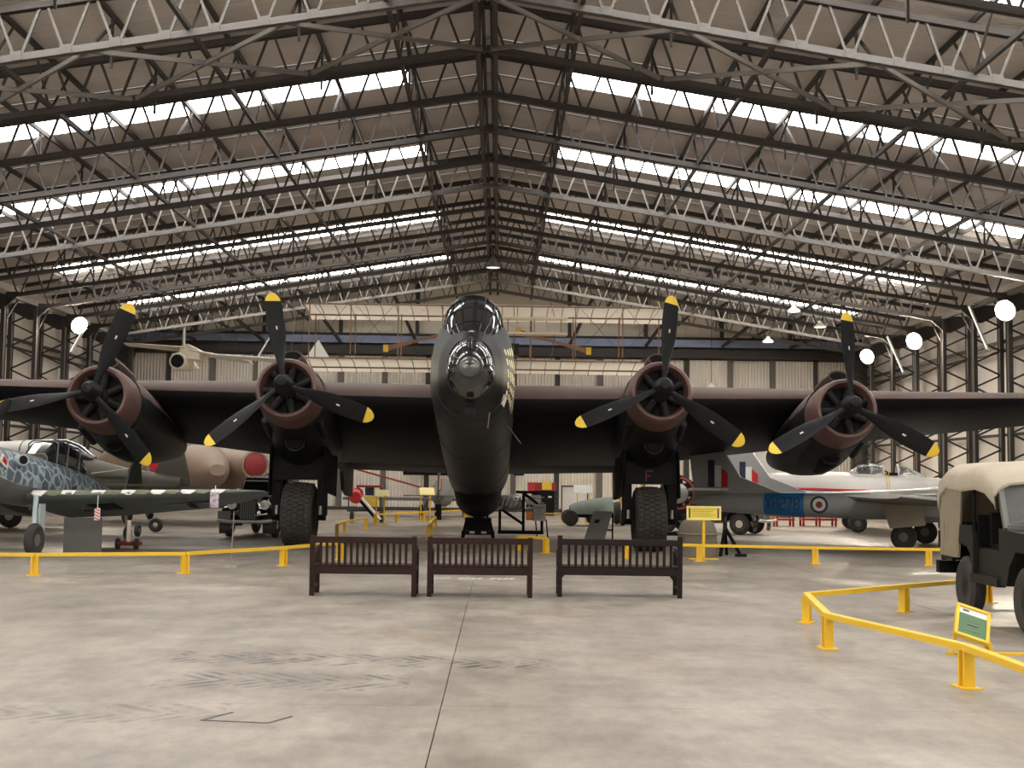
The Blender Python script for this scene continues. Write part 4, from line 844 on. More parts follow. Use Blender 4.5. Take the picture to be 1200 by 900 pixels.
# ---------------------------------------------------------------- black vintage cars
def car(label, loc, rz, disc, lean=0):
    t = thing('vintage_car', label, 'car', loc, rz, 'black vintage cars')
    BK = M['black_gloss']
    m = MB(); m.loft([[(-.30 * w, y, zb), (-.38 * w, y, zb + .25), (-.30 * w, y, zt_ - .06), (-.12 * w, y, zt_), (.12 * w, y, zt_), (.30 * w, y, zt_ - .06), (.38 * w, y, zb + .25), (.30 * w, y, zb)] for y, w, zb, zt_ in ((.05, .80, .42, .98), (.5, 1.0, .42, 1.04), (1.15, 1.35, .42, 1.08))]); bo_ = m.build('bonnet', BK, t, 30)
    m = MB(); m.loft([[(-.62, y, .40), (-.66, y, .7), (-.63, y, 1.05), (-.60 + .06 * r_, y + .16 * r_, zt_ - .1), (-.45, y + .2 * r_, zt_), (.45, y + .2 * r_, zt_), (.60 - .06 * r_, y + .16 * r_, zt_ - .1), (.63, y, 1.05), (.66, y, .7), (.62, y, .40)] for y, zt_, r_ in ((1.12, 1.56, 1.0), (1.9, 1.62, 0), (2.7, 1.60, 0), (3.25, 1.35, -1.0))]); cb = m.build('cabin', BK, t, 30)
    MB().ext([(-.52, 1.135, 1.10), (.52, 1.135, 1.10), (.47, 1.245, 1.45), (-.47, 1.245, 1.45)], (0, -.012, 0)).build('windscreen', M['glass_dark'], cb)
    for a, b in (((-.55, 1.115, 1.08), (-.49, 1.24, 1.48)), ((.55, 1.115, 1.08), (.49, 1.24, 1.48)), ((-.5, 1.24, 1.48), (.5, 1.24, 1.48)), ((-.55, 1.11, 1.08), (.55, 1.11, 1.08))): MB().beam(a, b, .03, .03).build('screen_frame', M['silver'], cb)
    for s in (-1, 1):
        MB().ext([(s * .645, 1.45, 1.1), (s * .645, 2.1, 1.1), (s * .62, 2.05, 1.45), (s * .62, 1.55, 1.45)], (s * .012, 0, 0)).build('side_window', M['glass_dark'], cb)
        fe = MB(); rr = []
        for j in range(9):
            a = R(-20 + 25 * j); y, z = .42 - .50 * math.cos(a), .33 + .48 * math.sin(a); rr.append([(s * .42, y, z), (s * .52, y, z + .03), (s * .74, y, z), (s * .74, y, z - .06), (s * .42, y, z - .04)])
        fe.loft(rr); fe.build('front_wing', BK, t, 40)
        fe = MB(); rr = []
        for j in range(9):
            a = R(10 + 22 * j); y, z = 2.85 - .48 * math.cos(a), .33 + .46 * math.sin(a); rr.append([(s * .50, y, z), (s * .76, y, z), (s * .76, y, z - .06), (s * .50, y, z - .05)])
        fe.loft(rr); fe.build('rear_wing', BK, t, 40)
        MB().box((s * .70, 1.65, .36), (.18, 1.5, .04)).build('running_board', M['grey_dark'], t)
        hl = MB().lathe([(.03, .20), (.09, .12), (.125, .02), (.125, -.01)], (s * .44, .02, .86), (0, 1, 0), 18).build('headlamp', M['chrome'], t, 40); MB().lathe([(.115, -.02), (.06, -.035), (0, -.04)], (s * .44, .02, .86), (0, 1, 0), 18).build('lens', M['white_gloss'], hl, 40)
        MB().cyl((s * .30, -.02, .66), (s * .30, .06, .66), .05, .05, 12).build('side_lamp', M['chrome'], t); MB().beam((s * .18, -.02, .58), (s * .52, .0, .64), .025, .03).build('trim_strip', M['chrome'], t)
        for y in (.42, 2.85): wheel(t, (s * .62, y, .33), .33, .075, (1, 0, 0), disc)
    gr = MB(); gr.box((0, .02, .74), (.46, .08, .56)); go = gr.build('grille_shell', M['black_gloss'], t)
    for i in range(7): MB().box((-.18 + .06 * i, -.025, .73), (.035, .02, .48)).build('grille_slat', M['grey_dark'], go)
    for s in (-1, 1): MB().beam((s * .22, -.3, .44), (s * .22, .3, .44), .05, .05).build('dumb_iron', BK, t)
    bm_ = MB().tube([(-.72, -.24, .45), (-.4, -.32, .43), (.4, -.32, .43), (.72, -.24, .45)], .045, 8).build('bumper', M['silver'], t, 40); pl = MB().box((-.52, -.34, .60), (.34, .02, .20)).build('number_plate', M['grey_dark'], t)
    return t
car('black vintage saloon car facing the camera behind the left main wheel', (-6.55, 33.6, 0), R(-6), 'black_gloss')
car('black vintage car with cream disc wheels under the grey jet tail', (8.05, 39.6, 0), R(58), 'cream')
# ---------------------------------------------------------------- grey twin boom jet on the right
jt = thing('twin_boom_jet', 'grey twin boom jet with blue taped band and roundel at the right', 'aircraft', (5.2, 34.4, 0), -math.atan2(.44, .9))
def boom(y0): return lambda u, s, v: (s, y0 + u, v)
for y0 in (0, 3.1):
    bodyloft([(0, .07, 1.20, 1.02), (.3, .17, 1.28, .88), (1.2, .25, 1.33, .80), (2.5, .29, 1.36, .76), (4.6, .33, 1.40, .72), (6.6, .30, 1.38, .78)], boom(y0)).build('boom', M['grey_paint'], jt, 40)
    fn = MB(); fn.ext([(.05, y0 - .03, 1.2), (-.1, y0 - .03, 2.3), (.2, y0 - .03, 2.6), (.75, y0 - .03, 2.55), (1.3, y0 - .03, 1.75), (2.5, y0 - .03, 1.30)], (0, .06, 0)); fo = fn.build('fin', M['grey_paint'], jt)
    for x0, x1, mt in ((.42, .60, 'navy'), (.60, .78, 'white'), (.78, .96, 'red_paint')):
        z0, z1 = 1.48, 2.2 - .9 * max(0, x1 - .62)
        MB().ext([(x0, y0 - .04, z0), (x1, y0 - .04, z0), (x1, y0 - .04, z1 - .05 * (mt == 'red_paint')), (x0, y0 - .04, z1 + .1 * (mt == 'red_paint'))], (0, -.006, 0)).build('fin_flash', M[mt], fo)
MB().box((.55, 1.55, 1.42), (.85, 4.7, .06)).build('tailplane', M['white_gloss'], jt)
for x0, x1, y0 in ((1.97, 3.02, 0), (1.97, 3.02, 3.1)):
    bodyloft([(x0, .285, 1.355, .755), (x1, .315, 1.385, .725)], boom(y0)).build('blue_tape_band', M['blue_tape'], jt, 40)
# serial letters and roundel on the near boom
GL = {'X': [((0, 0), (1, 1)), ((0, 1), (1, 0))], 'H': [((0, 0), (0, 1)), ((1, 0), (1, 1)), ((0, .5), (1, .5))], '2': [((0, 1), (1, 1)), ((1, 1), (1, .5)), ((1, .5), (0, .5)), ((0, .5), (0, 0)), ((0, 0), (1, 0))], '7': [((0, 1), (1, 1)), ((1, 1), (.4, 0))], '8': [((.25, 1), (.75, 1)), ((.75, 1), (1, .88)), ((1, .88), (1, .62)), ((1, .62), (.75, .5)), ((.75, .5), (1, .38)), ((1, .38), (1, .12)), ((1, .12), (.75, 0)), ((.75, 0), (.25, 0)), ((.25, 0), (0, .12)), ((0, .12), (0, .38)), ((0, .38), (.25, .5)), ((.25, .5), (0, .62)), ((0, .62), (0, .88)), ((0, .88), (.25, 1)), ((.25, .5), (.75, .5))]}
for i, ch in enumerate('XH278'):
    m = MB()
    for a, b in GL[ch]:
        m.beam((2.05 + .185 * i + .12 * a[0], -.318, .93 + .30 * a[1]), (2.05 + .185 * i + .12 * b[0], -.318, .93 + .30 * b[1]), .02, .035, up=(0, 1, 0))
    m.build('serial_letter', M['navy'], jt)
for r_, mt, d in ((.225, 'navy', 0), (.165, 'white', .004), (.085, 'red_dull', .008)):
    MB().lathe([(r_, 0), (r_, .006)], (3.42, -.312 - d, 1.07), (0, -1, 0), 28).build('roundel_ring', M[mt], jt)
def pod(u, s, v): return (s, 1.55 + u, v)
bodyloft([(3.0, .3, 1.36, .9), (3.8, .55, 1.42, .75), (5.2, .62, 1.48, .68), (6.8, .66, 1.62, .66), (8.4, .55, 1.58, .72), (9.4, .3, 1.42, .85), (9.8, .08, 1.25, 1.0)], pod).build('fuselage_pod', M['white_gloss'], jt, 40)
bodyloft([(6.9, .4, 1.66, 1.5), (7.3, .46, 1.95, 1.5), (7.9, .46, 1.95, 1.5), (8.5, .3, 1.6, 1.5)], pod).build('canopy', M['glass_dark'], jt, 40)
for s, y0, y1 in ((-1, .0, -4.2), (1, 3.1, 7.3)):
    m = MB(); rings = []
    for y, x, c, z in ((1.55, 6.9, 2.7, 1.18), (y0, 6.8, 2.5, 1.18), (y1, 6.0, 1.2, 1.35)):
        rings.append([(x - q * c, y, z + t_ * .26 * c / 2.5) for q, t_ in [(a, b) for a, b in AF] + [(a, -b * .8) for a, b in AF[::-1][:-1]]])
    m.loft(rings); n_ = len(rings[0])
    for i in range(2 * n_):
        if i % n_ >= 9: m.m[i] = 1  # shade under the wing put in as a darker grey
    m.build('wing', [M['grey_paint'], M['grey_dark']], jt, 40)
    gy = -.35 if s < 0 else 3.45
    MB().beam((5.5, gy, 1.15), (5.5, gy, .32), .10, .10).build('gear_leg', M['grey_dark'], jt); wheel(jt, (5.5, gy, .32), .32, .10, (0, 1, 0), 'grey_dark'); MB().ext([(5.0, gy - .08, 1.12), (5.95, gy - .08, 1.12), (6.05, gy - .22, .62), (5.2, gy - .22, .52)], (0, .03, 0)).build('gear_door', M['canvas'], jt)
MB().beam((8.6, 1.55, .9), (8.7, 1.55, .25), .08, .08).build('nose_leg', M['metal'], jt); wheel(jt, (8.7, 1.55, .25), .25, .08, (0, 1, 0))
# ---------------------------------------------------------------- white and red trainer jet behind it
t = thing('trainer_jet', 'white jet trainer with a red side stripe and raised glass canopy', 'aircraft', (8.3, 44.6, 0), R(-11))
def tj(u, s, v): return (s, u, v)
bodyloft([(.0, .15, 1.8, 1.4), (.8, .32, 1.92, 1.2), (2.2, .5, 2.0, 1.0), (3.6, .58, 2.0, .92), (5.4, .6, 1.95, .9), (6.6, .5, 1.84, .95), (7.6, .32, 1.68, 1.05), (8.2, .1, 1.5, 1.25)], tj).build('fuselage', M['white_gloss'], t, 40)
bodyloft([(1.0, .375, 1.55, 1.32), (2.4, .535, 1.52, 1.28), (3.6, .60, 1.50, 1.26), (5.0, .62, 1.46, 1.32), (5.9, .585, 1.42, 1.36)], tj).build('red_stripe', M['red_paint'], t, 40)
MB().ext([(.1, -.04, 1.7), (.1, -.04, 2.9), (.6, -.04, 3.0), (1.3, -.04, 2.0), (2.0, -.04, 1.9)], (0, .08, 0)).build('fin', M['white_gloss'], t); MB().box((.5, -.05, 2.12), (.5, .02, .10)).build('fin_mark', M['red_paint'], t)
ho_ = bodyloft([(3.75, .30, 2.02, 1.8), (4.05, .42, 2.24, 1.85), (4.5, .45, 2.30, 1.85), (4.85, .44, 2.24, 1.85)], tj, 16).build('canopy_hood', M['glass_clear'], t, 40)
MB().tube([tj(.45 * math.cos(q), 4.86, 1.88 + .36 * math.sin(q)) for q in [math.pi * j / 10 for j in range(11)]], .025, 6).build('hood_frame', M['white'], ho_); MB().tube([tj(-.46, 3.8, 1.92), tj(-.46, 4.86, 1.9)], .02, 6).build('hood_frame', M['white'], ho_)
MB().box((4.25, 0, 2.0), (.35, .5, .3)).build('ejection_seat', M['black_matt'], t); MB().box((5.1, 0, 1.955), (.5, .7, .08)).build('cockpit_opening', M['black_matt'], t)
ws = bodyloft([(5.35, .42, 2.28, 1.85), (5.55, .42, 2.24, 1.85), (6.1, .3, 1.98, 1.8), (6.3, .15, 1.88, 1.8)], tj, 16).build('windscreen', M['glass_clear'], t, 40)
MB().tube([tj(.43 * math.cos(q), 5.34, 1.88 + .40 * math.sin(q)) for q in [math.pi * j / 10 for j in range(11)]], .025, 6).build('screen_frame', M['white'], ws)
for q in (0, .09): MB().beam((4.9 + q, -.62, 2.0), (4.95 + q, -.75, 1.2), .02, .02).build('ladder_rail', M['tip_yellow'], t)
MB().cyl((1.9, -.1, 1.95), (1.9, -.1, 2.2), .05, .04, 8).build('aerial', M['white_gloss'], t)
for s in (-1, 1):
    m = MB(); m.loft([[(x - q * c, y, z + tt_ * .22) for q, tt_ in AF + [(a, -b) for a, b in AF[::-1][:-1]]] for y, x, c, z in ((s * .3, 5.6, 2.2, 1.05), (s * 4.8, 5.3, 1.3, 1.3))]); m.build('wing', M['white_gloss'], t, 40)
    wheel(t, (3.9, s * 1.6, .3), .3, .1, (0, 1, 0), 'grey_dark'); MB().beam((3.9, s * 1.6, .3), (4.1, s * 1.5, 1.1), .09, .09).build('gear_leg', M['metal'], t)
wheel(t, (6.9, 0, .25), .25, .08, (0, 1, 0)); MB().beam((6.9, 0, .25), (6.9, 0, 1.0), .08, .08).build('nose_leg', M['metal'], t)
# ---------------------------------------------------------------- right middle ground
t = thing('khaki_drum', 'round topped khaki canvas cover standing behind the yellow post sign', 'canvas cover', (4.30, 27.85, 0))
m = MB(); m.loft([[(w * math.cos(a), w * .8 * math.sin(a), z) for a in [2 * math.pi * j / 24 for j in range(24)]] for z, w in ((0, .42), (.3, .43), (.55, .42), (.72, .36), (.82, .24), (.86, .05))]); m.build('cover', M['stone_khaki'], t, 50); MB().torus((0, 0, .5), (0, 0, 1), .425, .018, 28, 6).build('band', M['canvas_dark'], t, 40)
t = thing('gun_mount', 'dark metal mount with splayed legs right of the khaki cover', 'mount', (4.98, 28.3, 0))
for b in ((-.15, -.25, 0), (.32, -.2, 0), (.1, .35, 0)): MB().beam((0, 0, .62), b, .06, .06).build('leg', M['black_matt'], t)
MB().cyl((0, 0, .5), (0, 0, .75), .05, .05, 10).build('head', M['engine'], t); MB().box((.3, -.25, .03), (.24, .12, .06)).build('foot', M['black_matt'], t)
t = thing('engine_display', 'radial engine with red pipes on a dark stand beside the right main wheel', 'engine', (5.35, 38.3, 0))
MB().lathe([(.15, 0), (.3, .05), (.32, .35), (.2, .45)], (0, 0, 1.25), (0, 1, 0), 18).build('crankcase', M['metal'], t, 40)
for k in range(9): a = R(40 * k); MB().cyl((.25 * math.cos(a), .2, 1.25 + .25 * math.sin(a)), (.55 * math.cos(a), .2, 1.25 + .55 * math.sin(a)), .09, .10, 10).build('cylinder', M['engine'], t, 40)
MB().torus((0, .0, 1.25), (0, 1, 0), .46, .035, 24, 8).build('collector_ring', M['red_dull'], t, 40); MB().torus((0, .45, 1.25), (0, 1, 0), .4, .03, 24, 8).build('exhaust_ring', M['cream'], t, 40)
for q in (-.45, .45): MB().beam((q, .25, 0), (q, .25, 1.3), .07, .07).build('stand_leg', M['red_dull'], t)
MB().box((0, .25, .05), (1.0, .8, .1)).build('stand_base', M['black_matt'], t)
for i, (x, y) in enumerate(((10.2, 47.4), (11.9, 47.9))):
    t = thing('red_trolley', ('red steel trolley with yellow boxes under the jet boom, left of two', 'red steel trolley with yellow boxes under the jet boom, right of two')[i], 'trolley', (x, y, 0), 0, 'red trolleys')
    for q in (-.6, 0, .6):
        for w in (-.25, .25): MB().beam((q, w, 0), (q, w, .85), .07, .07).build('leg', M['red_paint'], t)
    for z in (.25, .85): MB().box((0, 0, z), (1.3, .6, .06)).build('shelf', M['red_paint'], t)
    MB().box((-.3, 0, .50), (.45, .45, .36)).build('box', M['orange'], t); MB().box((.32, 0, .47), (.4, .4, .3)).build('box', M['grey_dark'], t)
# ---------------------------------------------------------------- army truck with canvas top
fx, fy = -.045, -.999
tk = thing('army_truck', 'dark green military truck with a beige canvas top at the right edge', 'truck', (5.84, 16.95, 0), math.atan2(fy, fx) + math.pi / 2)
# local frame: y runs from the front (-) to ... here -y is forward, x to the left of the vehicle
GN = M['army_green']
def tb(x, f, z): return (x, -f, z)     # f = distance forward of the tail
Wd = 1.62
MB().box(tb(Wd / 2, 1.75, .60), (.9, 3.5, .14)).build('chassis', M['black_matt'], tk)
sd = MB(); sd.ext([tb(0, .0, .68), tb(0, 0, 1.14), tb(0, 1.25, 1.14), tb(0, 1.30, .98), tb(0, 1.30, .62), tb(0, 1.28, .62), tb(0, 1.20, .78), tb(0, 1.02, .90), tb(0, .72, .90), tb(0, .54, .80), tb(0, .45, .66)], (.05, 0, 0)); sd.build('side_panel', GN, tk)
sd = MB(); sd.ext([tb(Wd, .0, .6), tb(Wd, 0, 1.14), tb(Wd, 2.2, 1.14), tb(Wd, 2.2, .6)], (-.05, 0, 0)); sd.build('side_panel', GN, tk)
MB().box(tb(Wd / 2, .03, .90), (Wd, .06, .50)).build('tailboard', GN, tk); MB().box(tb(Wd / 2, .65, .90), (Wd - .1, 1.2, .06)).build('load_floor', GN, tk); MB().box(tb(Wd / 2, 1.34, 1.0), (Wd - .1, .05, .55)).build('bulkhead', M['black_matt'], tk)
MB().box(tb(.02, 1.75, .52), (.10, .95, .10)).build('sill', GN, tk); MB().box(tb(.12, -.06, .56), (.30, .14, .16)).build('bumperette', M['black_matt'], tk); MB().box(tb(.04, -.04, .92), (.10, .10, .22)).build('tail_lamp_box', M['black_matt'], tk); MB().cyl(tb(.04, -.10, .96), tb(.04, -.12, .96), .035, .035, 10).build('tail_lamp', M['red_dull'], tk)
MB().box(tb(.02, 1.30, .78), (.06, .06, .5)).build('door_pillar', GN, tk); MB().box(tb(.10, 1.78, .72), (.10, .85, .32)).build('seat_box', GN, tk)
fw = MB(); fw.ext([tb(0, 2.22, .5), tb(0, 2.22, 1.14), tb(0, 3.3, 1.10), tb(0, 3.45, .95), tb(0, 3.45, .75), tb(0, 3.28, .75), tb(0, 3.1, .90), tb(0, 2.75, .90), tb(0, 2.55, .72), tb(0, 2.45, .5)], (.30, 0, 0)); fw.build('front_wing', GN, tk)
fw = MB(); fw.ext([tb(Wd, 2.2, .6), tb(Wd, 2.2, 1.14), tb(Wd, 3.3, 1.10), tb(Wd, 3.45, .7)], (-.3, 0, 0)); fw.build('front_wing', GN, tk)
MB().box(tb(Wd / 2, 2.85, 1.02), (1.05, 1.2, .34)).build('bonnet', GN, tk); MB().box(tb(Wd / 2, 3.46, .85), (1.0, .05, .6)).build('grille', M['black_matt'], tk); MB().box(tb(Wd / 2, 3.62, .52), (1.6, .10, .14)).build('front_bumper', M['black_matt'], tk)
for x in (.42, 1.2): MB().lathe([(.10, 0), (.10, .06), (.05, .08)], tb(x, 3.48, .95), (0, -1, 0), 16).build('headlamp', M['chrome'], tk)
wsf = MB()
for a, b in ((tb(.05, 2.34, 1.14), tb(.05, 2.12, 1.66)), (tb(Wd - .05, 2.34, 1.14), tb(Wd - .05, 2.12, 1.66))): wsf.beam(a, b, .06, .06)
for f_, z in ((2.34, 1.16), (2.13, 1.64)): wsf.beam(tb(.05, f_, z), tb(Wd - .05, f_, z), .05, .05)
wf_ = wsf.build('windscreen_frame', M['grey_dark'], tk); MB().ext([tb(.08, 2.33, 1.18), tb(Wd - .08, 2.33, 1.18), tb(Wd - .08, 2.14, 1.62), tb(.08, 2.14, 1.62)], (0, -.01, 0)).build('windscreen_glass', M['glass_clear'], wf_)
for x in (.35, .8, 1.25): MB().box(tb(x, 1.72, .86), (.38, .42, .14)).build('seat', M['black_matt'], tk); MB().box(tb(x, 1.48, 1.1), (.38, .10, .42)).build('seat_back', M['black_matt'], tk)
ax_ = Vector((0, .75, .66)).normalized(); MB().torus(tb(.38, 2.02, 1.12), ax_, .20, .018, 24, 8).build('steering_wheel', M['black_gloss'], tk, 40); MB().cyl(tb(.38, 2.02, 1.12), tb(.38, 2.4, .85), .02, .02, 8).build('steering_column', M['black_matt'], tk)
for a in (90, 210, 330):
    u_ = Vector((1, 0, 0)) * math.cos(R(a)) + ax_.cross(Vector((1, 0, 0))) * math.sin(R(a)); MB().cyl(tb(.38, 2.02, 1.12), Vector(tb(.38, 2.02, 1.12)) + u_ * .2, .012, .012, 6).build('steering_spoke', M['chrome'], tk)
MB().cyl(tb(.5, 1.95, .7), tb(.45, 1.85, 1.05), .012, .012, 6).build('gear_lever', M['metal'], tk); MB().lathe([(.0, .04), (.04, .0), (.0, -.04)], tb(.45, 1.85, 1.07), (0, 0, 1), 10).build('gear_knob', M['black_gloss'], tk, 40)
for x in (.10, Wd - .10):
    for f_ in (.88, 2.95): wheel(tk, tb(x, f_, .38), .38, .095, (1, 0, 0), 'army_green')
# canvas: sagging roof and folded side curtain
cv = MB(); rows = []
for f_, h in ((-.02, 1.60), (.06, 1.80), (.35, 1.90), (.9, 1.87), (1.45, 1.90), (1.8, 1.86), (2.16, 1.72), (2.2, 1.66)):
    rows.append([tb(x, f_, z) for x, z in [(-.03, h - .30), (-.04, h - .14 + .02 * math.sin(f_ * 7)), (.02, h - .06), (.14, h), (.5, h + .035), (.81, h + .045), (1.12, h + .035), (1.48, h), (1.60, h - .06), (1.66, h - .14), (1.65, h - .30)]])
cv.loft(rows, closed=False); cv.loft([[(x * .985 + .01, y, z - .02) for x, y, z in r_] for r_ in rows][::-1], closed=False); cv.build('canvas_roof', M['canvas'], tk, 50)
cu = MB(); rows = []
for k in range(15):
    f_ = -.02 + .95 * k / 14; rows.append([(-.03 + .035 * math.sin(k * 2.3) * (1.2 - z / 1.9) + .02, -(f_ * (.72 + .28 * (z - .6) / 1.2)), z) for z in (.72, .95, 1.2, 1.45, 1.65)])
cu.loft(rows, closed=False); cu.loft([[(x + .02, y, z) for x, y, z in r_] for r_ in rows][::-1], closed=False); cu.build('side_curtain', M['canvas_dark'], tk, 60)
cu = MB(); rows = []
for k in range(15): x = Wd * k / 14; rows.append([tb(x, -.03 + .03 * math.sin(k * 1.9), z) for z in (1.1, 1.35, 1.65)])
cu.loft(rows, closed=False); cu.build('rear_curtain', M['canvas_dark'], tk, 60)
for f_ in (.05, 1.3): MB().tube([tb(.02, f_, 1.1), tb(.02, f_, 1.72), tb(.14, f_, 1.85), tb(Wd - .14, f_, 1.85), tb(Wd - .02, f_, 1.72), tb(Wd - .02, f_, 1.1)], .02, 8).build('hood_hoop', M['black_matt'], tk)
# ---------------------------------------------------------------- hanging exhibits
def wire(parent, a, b): MB().cyl(a, b, .012, .012, 5).build('suspension_wire', M['steel_dark'], parent)
bp_ = thing('biplane', 'cream fabric biplane replica hanging under the roof behind the bomber nose', 'aircraft', (-.5, 44.0, 5.5))
def panel_z(x, y, z0): return z0 - .02 * (x / 6.2) ** 2 + .10 * math.sin(math.pi * min(1, max(0, (y + 1) / 2))) - .16 * (y + 1)
for z0, hw, nm in ((1.98, 6.22, 'upper_wing'), (.14, 6.1, 'lower_wing')):
    m = MB(); xs = [-hw + 2 * hw * i / 24 for i in range(25)]; ys = [-1, -.9, -.5, 0, .5, 1]
    rows = [[(x, y, panel_z(x, y, z0)) for y in ys] for x in xs]; m.loft(rows, closed=False); wo_ = m.build(nm, M['fabric'], bp_, 60)
    for x in xs: MB().tube([(x, y, panel_z(x, y, z0) - .035) for y in ys], .016, 5).build('rib', M['canvas_dark'], wo_)
    for y in (-.97, .55): bar('spar', U['bamboo'], (-hw, y, panel_z(0, y, z0) - .04), (hw, y, panel_z(0, y, z0) - .04), .04, .05, bp_)
for x in (-6.0, -4.6, -3.0, -1.5, 1.5, 3.0, 4.6, 6.0):
    for y in (-.95, .5): bar('strut', U['bamboo'], (x, y, panel_z(x, y, .14)), (x, y, panel_z(x, y, 1.98)), .035, .035, bp_)
for x0, x1 in ((-6, -4.6), (-4.6, -3), (3, 4.6), (4.6, 6)):
    for a, b in ((x0, x1), (x1, x0)): MB().cyl((a, -.95, .3), (b, -.95, 2.1), .006, .006, 4).build('rigging', M['steel_dark'], bp_)
for s in (-1, 1):
    pr = MB().cyl((s * 2.35, .9, 1.0), (s * 2.35, 1.3, 1.0), .05, .05, 10).build('propeller_boss', M['bamboo'], bp_)
    for q in (-1, 1): MB().ext([(s * 2.35, 1.25, .96), (s * 2.35 + q * 1.2, 1.25, 1.0 - q * s * .30 - .11), (s * 2.35 + q * 1.28, 1.25, 1.0 - q * s * .33 + .10), (s * 2.35, 1.25, 1.05)], (0, .05, 0)).build('propeller_blade', M['bamboo'], pr); MB().box((s * 2.35 + q * 1.25, 1.24, 1.0 - q * s * .32), (.18, .08, .26)).build('blade_tip', M['tip_yellow'], pr)
for z in (.75, 1.25):
    MB().box((1.55, -3.2, z), (2.1, .75, .04)).build('elevator', M['fabric'], bp_)
for x in (.7, 1.55, 2.4): bar('elevator_strut', U['bamboo'], (x, -3.2, .75), (x, -3.2, 1.25), .03, .03, bp_)
for x in (.9, 2.2):
    bar('outrigger', U['bamboo'], (x, -3.2, 1.25), (x, -.95, 2.0), .03, .03, bp_); bar('outrigger', U['bamboo'], (x, -3.2, .75), (x, -.95, .15), .03, .03, bp_)
for x in (-.35, .45): MB().box((x, 2.6, 1.0), (.04, .6, 1.3)).build('rudder', M['fabric'], bp_); bar('rudder_boom', U['bamboo'], (x, .6, 1.4), (x, 2.6, 1.4), .03, .03, bp_); bar('rudder_boom', U['bamboo'], (x, .6, .6), (x, 2.6, .6), .03, .03, bp_)
MB().box((.9, .1, .55), (.4, .8, .4)).build('engine', M['engine'], bp_); MB().box((.5, -2.0, .02), (.06, 3.5, .06)).box((-.7, -2.0, .02), (.06, 3.5, .06)).build('skid', M['bamboo'], bp_)
for x in (-4.5, -2.2, 2.2, 4.5): wire(bp_, (x, .0, 1.9), (x, 1.5, zt(x - .1, HB) - 5.5))
t = thing('hanging_glider', 'cream winged pod aircraft hanging above the left engines', 'aircraft', (-13.7, 55.0, 6.4))
m = MB(); m.lathe([(.20, -.02), (.34, .0), (.38, .1), (.36, .9), (.25, 2.2), (.08, 3.6)], (0, -.9, 0), (0, 1, 0), 22); m.build('pod', M['cream'], t, 40); MB().lathe([(.28, -.03), (.28, -.035)], (0, -.9, 0), (0, 1, 0), 20).build('intake', M['black_matt'], t)
MB().ext([(-.1, -.5, .2), (.85, -.5, .1), (.75, -.5, .55), (.3, -.5, .78), (.02, -.5, .7)], (0, 1.4, 0)).build('pylon', M['cream'], t)
wingloft([(.2, -.6, .62, 1.5, .14, 4), (-2.5, -.3, .80, .9, .08, 4)]).build('wing', M['cream'], t, 40); wingloft([(.4, -.6, .52, 1.5, .16, 4), (2.9, -.3, .10, 1.0, .09, 4)]).build('wing', M['cream'], t, 40)
MB().cyl((.02, 0, .7), (.02, 0, 1.55), .06, .05, 10).build('mast', M['white'], t); wire(t, (-1.2, 0, .7), (-1.2, 0, 2.05)); wire(t, (1.6, 0, .3), (1.6, 0, 2.4))
t = thing('hanging_wing', 'long white wing hanging above the left inner engine', 'wing', (-10.3, 54.0, 6.45))
wingloft([(-1.6, -.5, .18, .9, .12, 3), (1.4, -.5, .02, 1.1, .16, 3), (3.0, -.4, -.02, 1.0, .1, 3)]).build('wing_panel', M['white'], t, 40); MB().beam((-.1, 0, -.02), (.8, 0, 1.55), .08, .05).build('tail_boom', M['white'], t); wire(t, (1.8, 0, .0), (1.8, 1.03, 2.95)); wire(t, (-1.0, 0, .1), (-1.0, 1.03, 2.5))
for (x, y, z, h, b, lab) in ((-7.45, 51.86, 6.15, 1.02, .64, 'white triangular fabric sail hanging above the left inner engine'), (7.52, 45.52, 4.3, .84, .74, 'white triangular fabric sail showing above the right wing')):
    t = thing('fabric_sail', lab, 'sail', (x, y, z)); MB().add([(-b, -.1, 0), (b, .1, 0), (.05, .5, 0), (.0, 0, h)], [(0, 1, 3), (1, 2, 3), (2, 0, 3), (0, 2, 1)]).build('cloth', M['sailcloth'], t); wire(t, (0, 0, h), (0, 0, zt(x - XC, HB) - z))
t = thing('hanging_tail', 'pointed cream tail piece resting above the left wing of the bomber', 'tail piece', (-9.4, 56.4, 4.9)); MB().ext([(-.75, 0, 0), (.85, 0, 0), (.75, 0, 1.0), (-.25, 0, 1.25)], (0, .1, 0)).build('panel', M['cream'], t); MB().beam((-.6, -.05, .3), (-1.2, -.05, 1.2), .05, .05).build('edge_tube', M['white'], t); MB().ext([(-.65, -.05, .1), (-.3, -.05, .5), (.05, -.05, .1)], (0, .03, 0)).build('opening', M['black_matt'], t); wire(t, (0, .05, 1.1), (0, 1.8, 4.4))
# ---------------------------------------------------------------- trestle under the rear fuselage
t = thing('trestle', 'black support trestle under the rear fuselage of the bomber', 'trestle', (-.57, 35.2, 0))
for s in (-1, 1): MB().beam((s * .42, 0, 0), (s * .30, 0, .50), .10, .10).build('leg', M['black_matt'], t); MB().box((s * .16, -.16, .16), (.14, .02, .06)).build('label', M['white'], t)
MB().box((0, 0, .14), (.9, .3, .10)).build('foot_beam', M['black_matt'], t); MB().box((0, 0, .50), (.72, .3, .10)).build('cradle', M['black_matt'], t); MB().box((0, .0, .30), (.62, .06, .36)).build('web_plate', M['black_matt'], t)
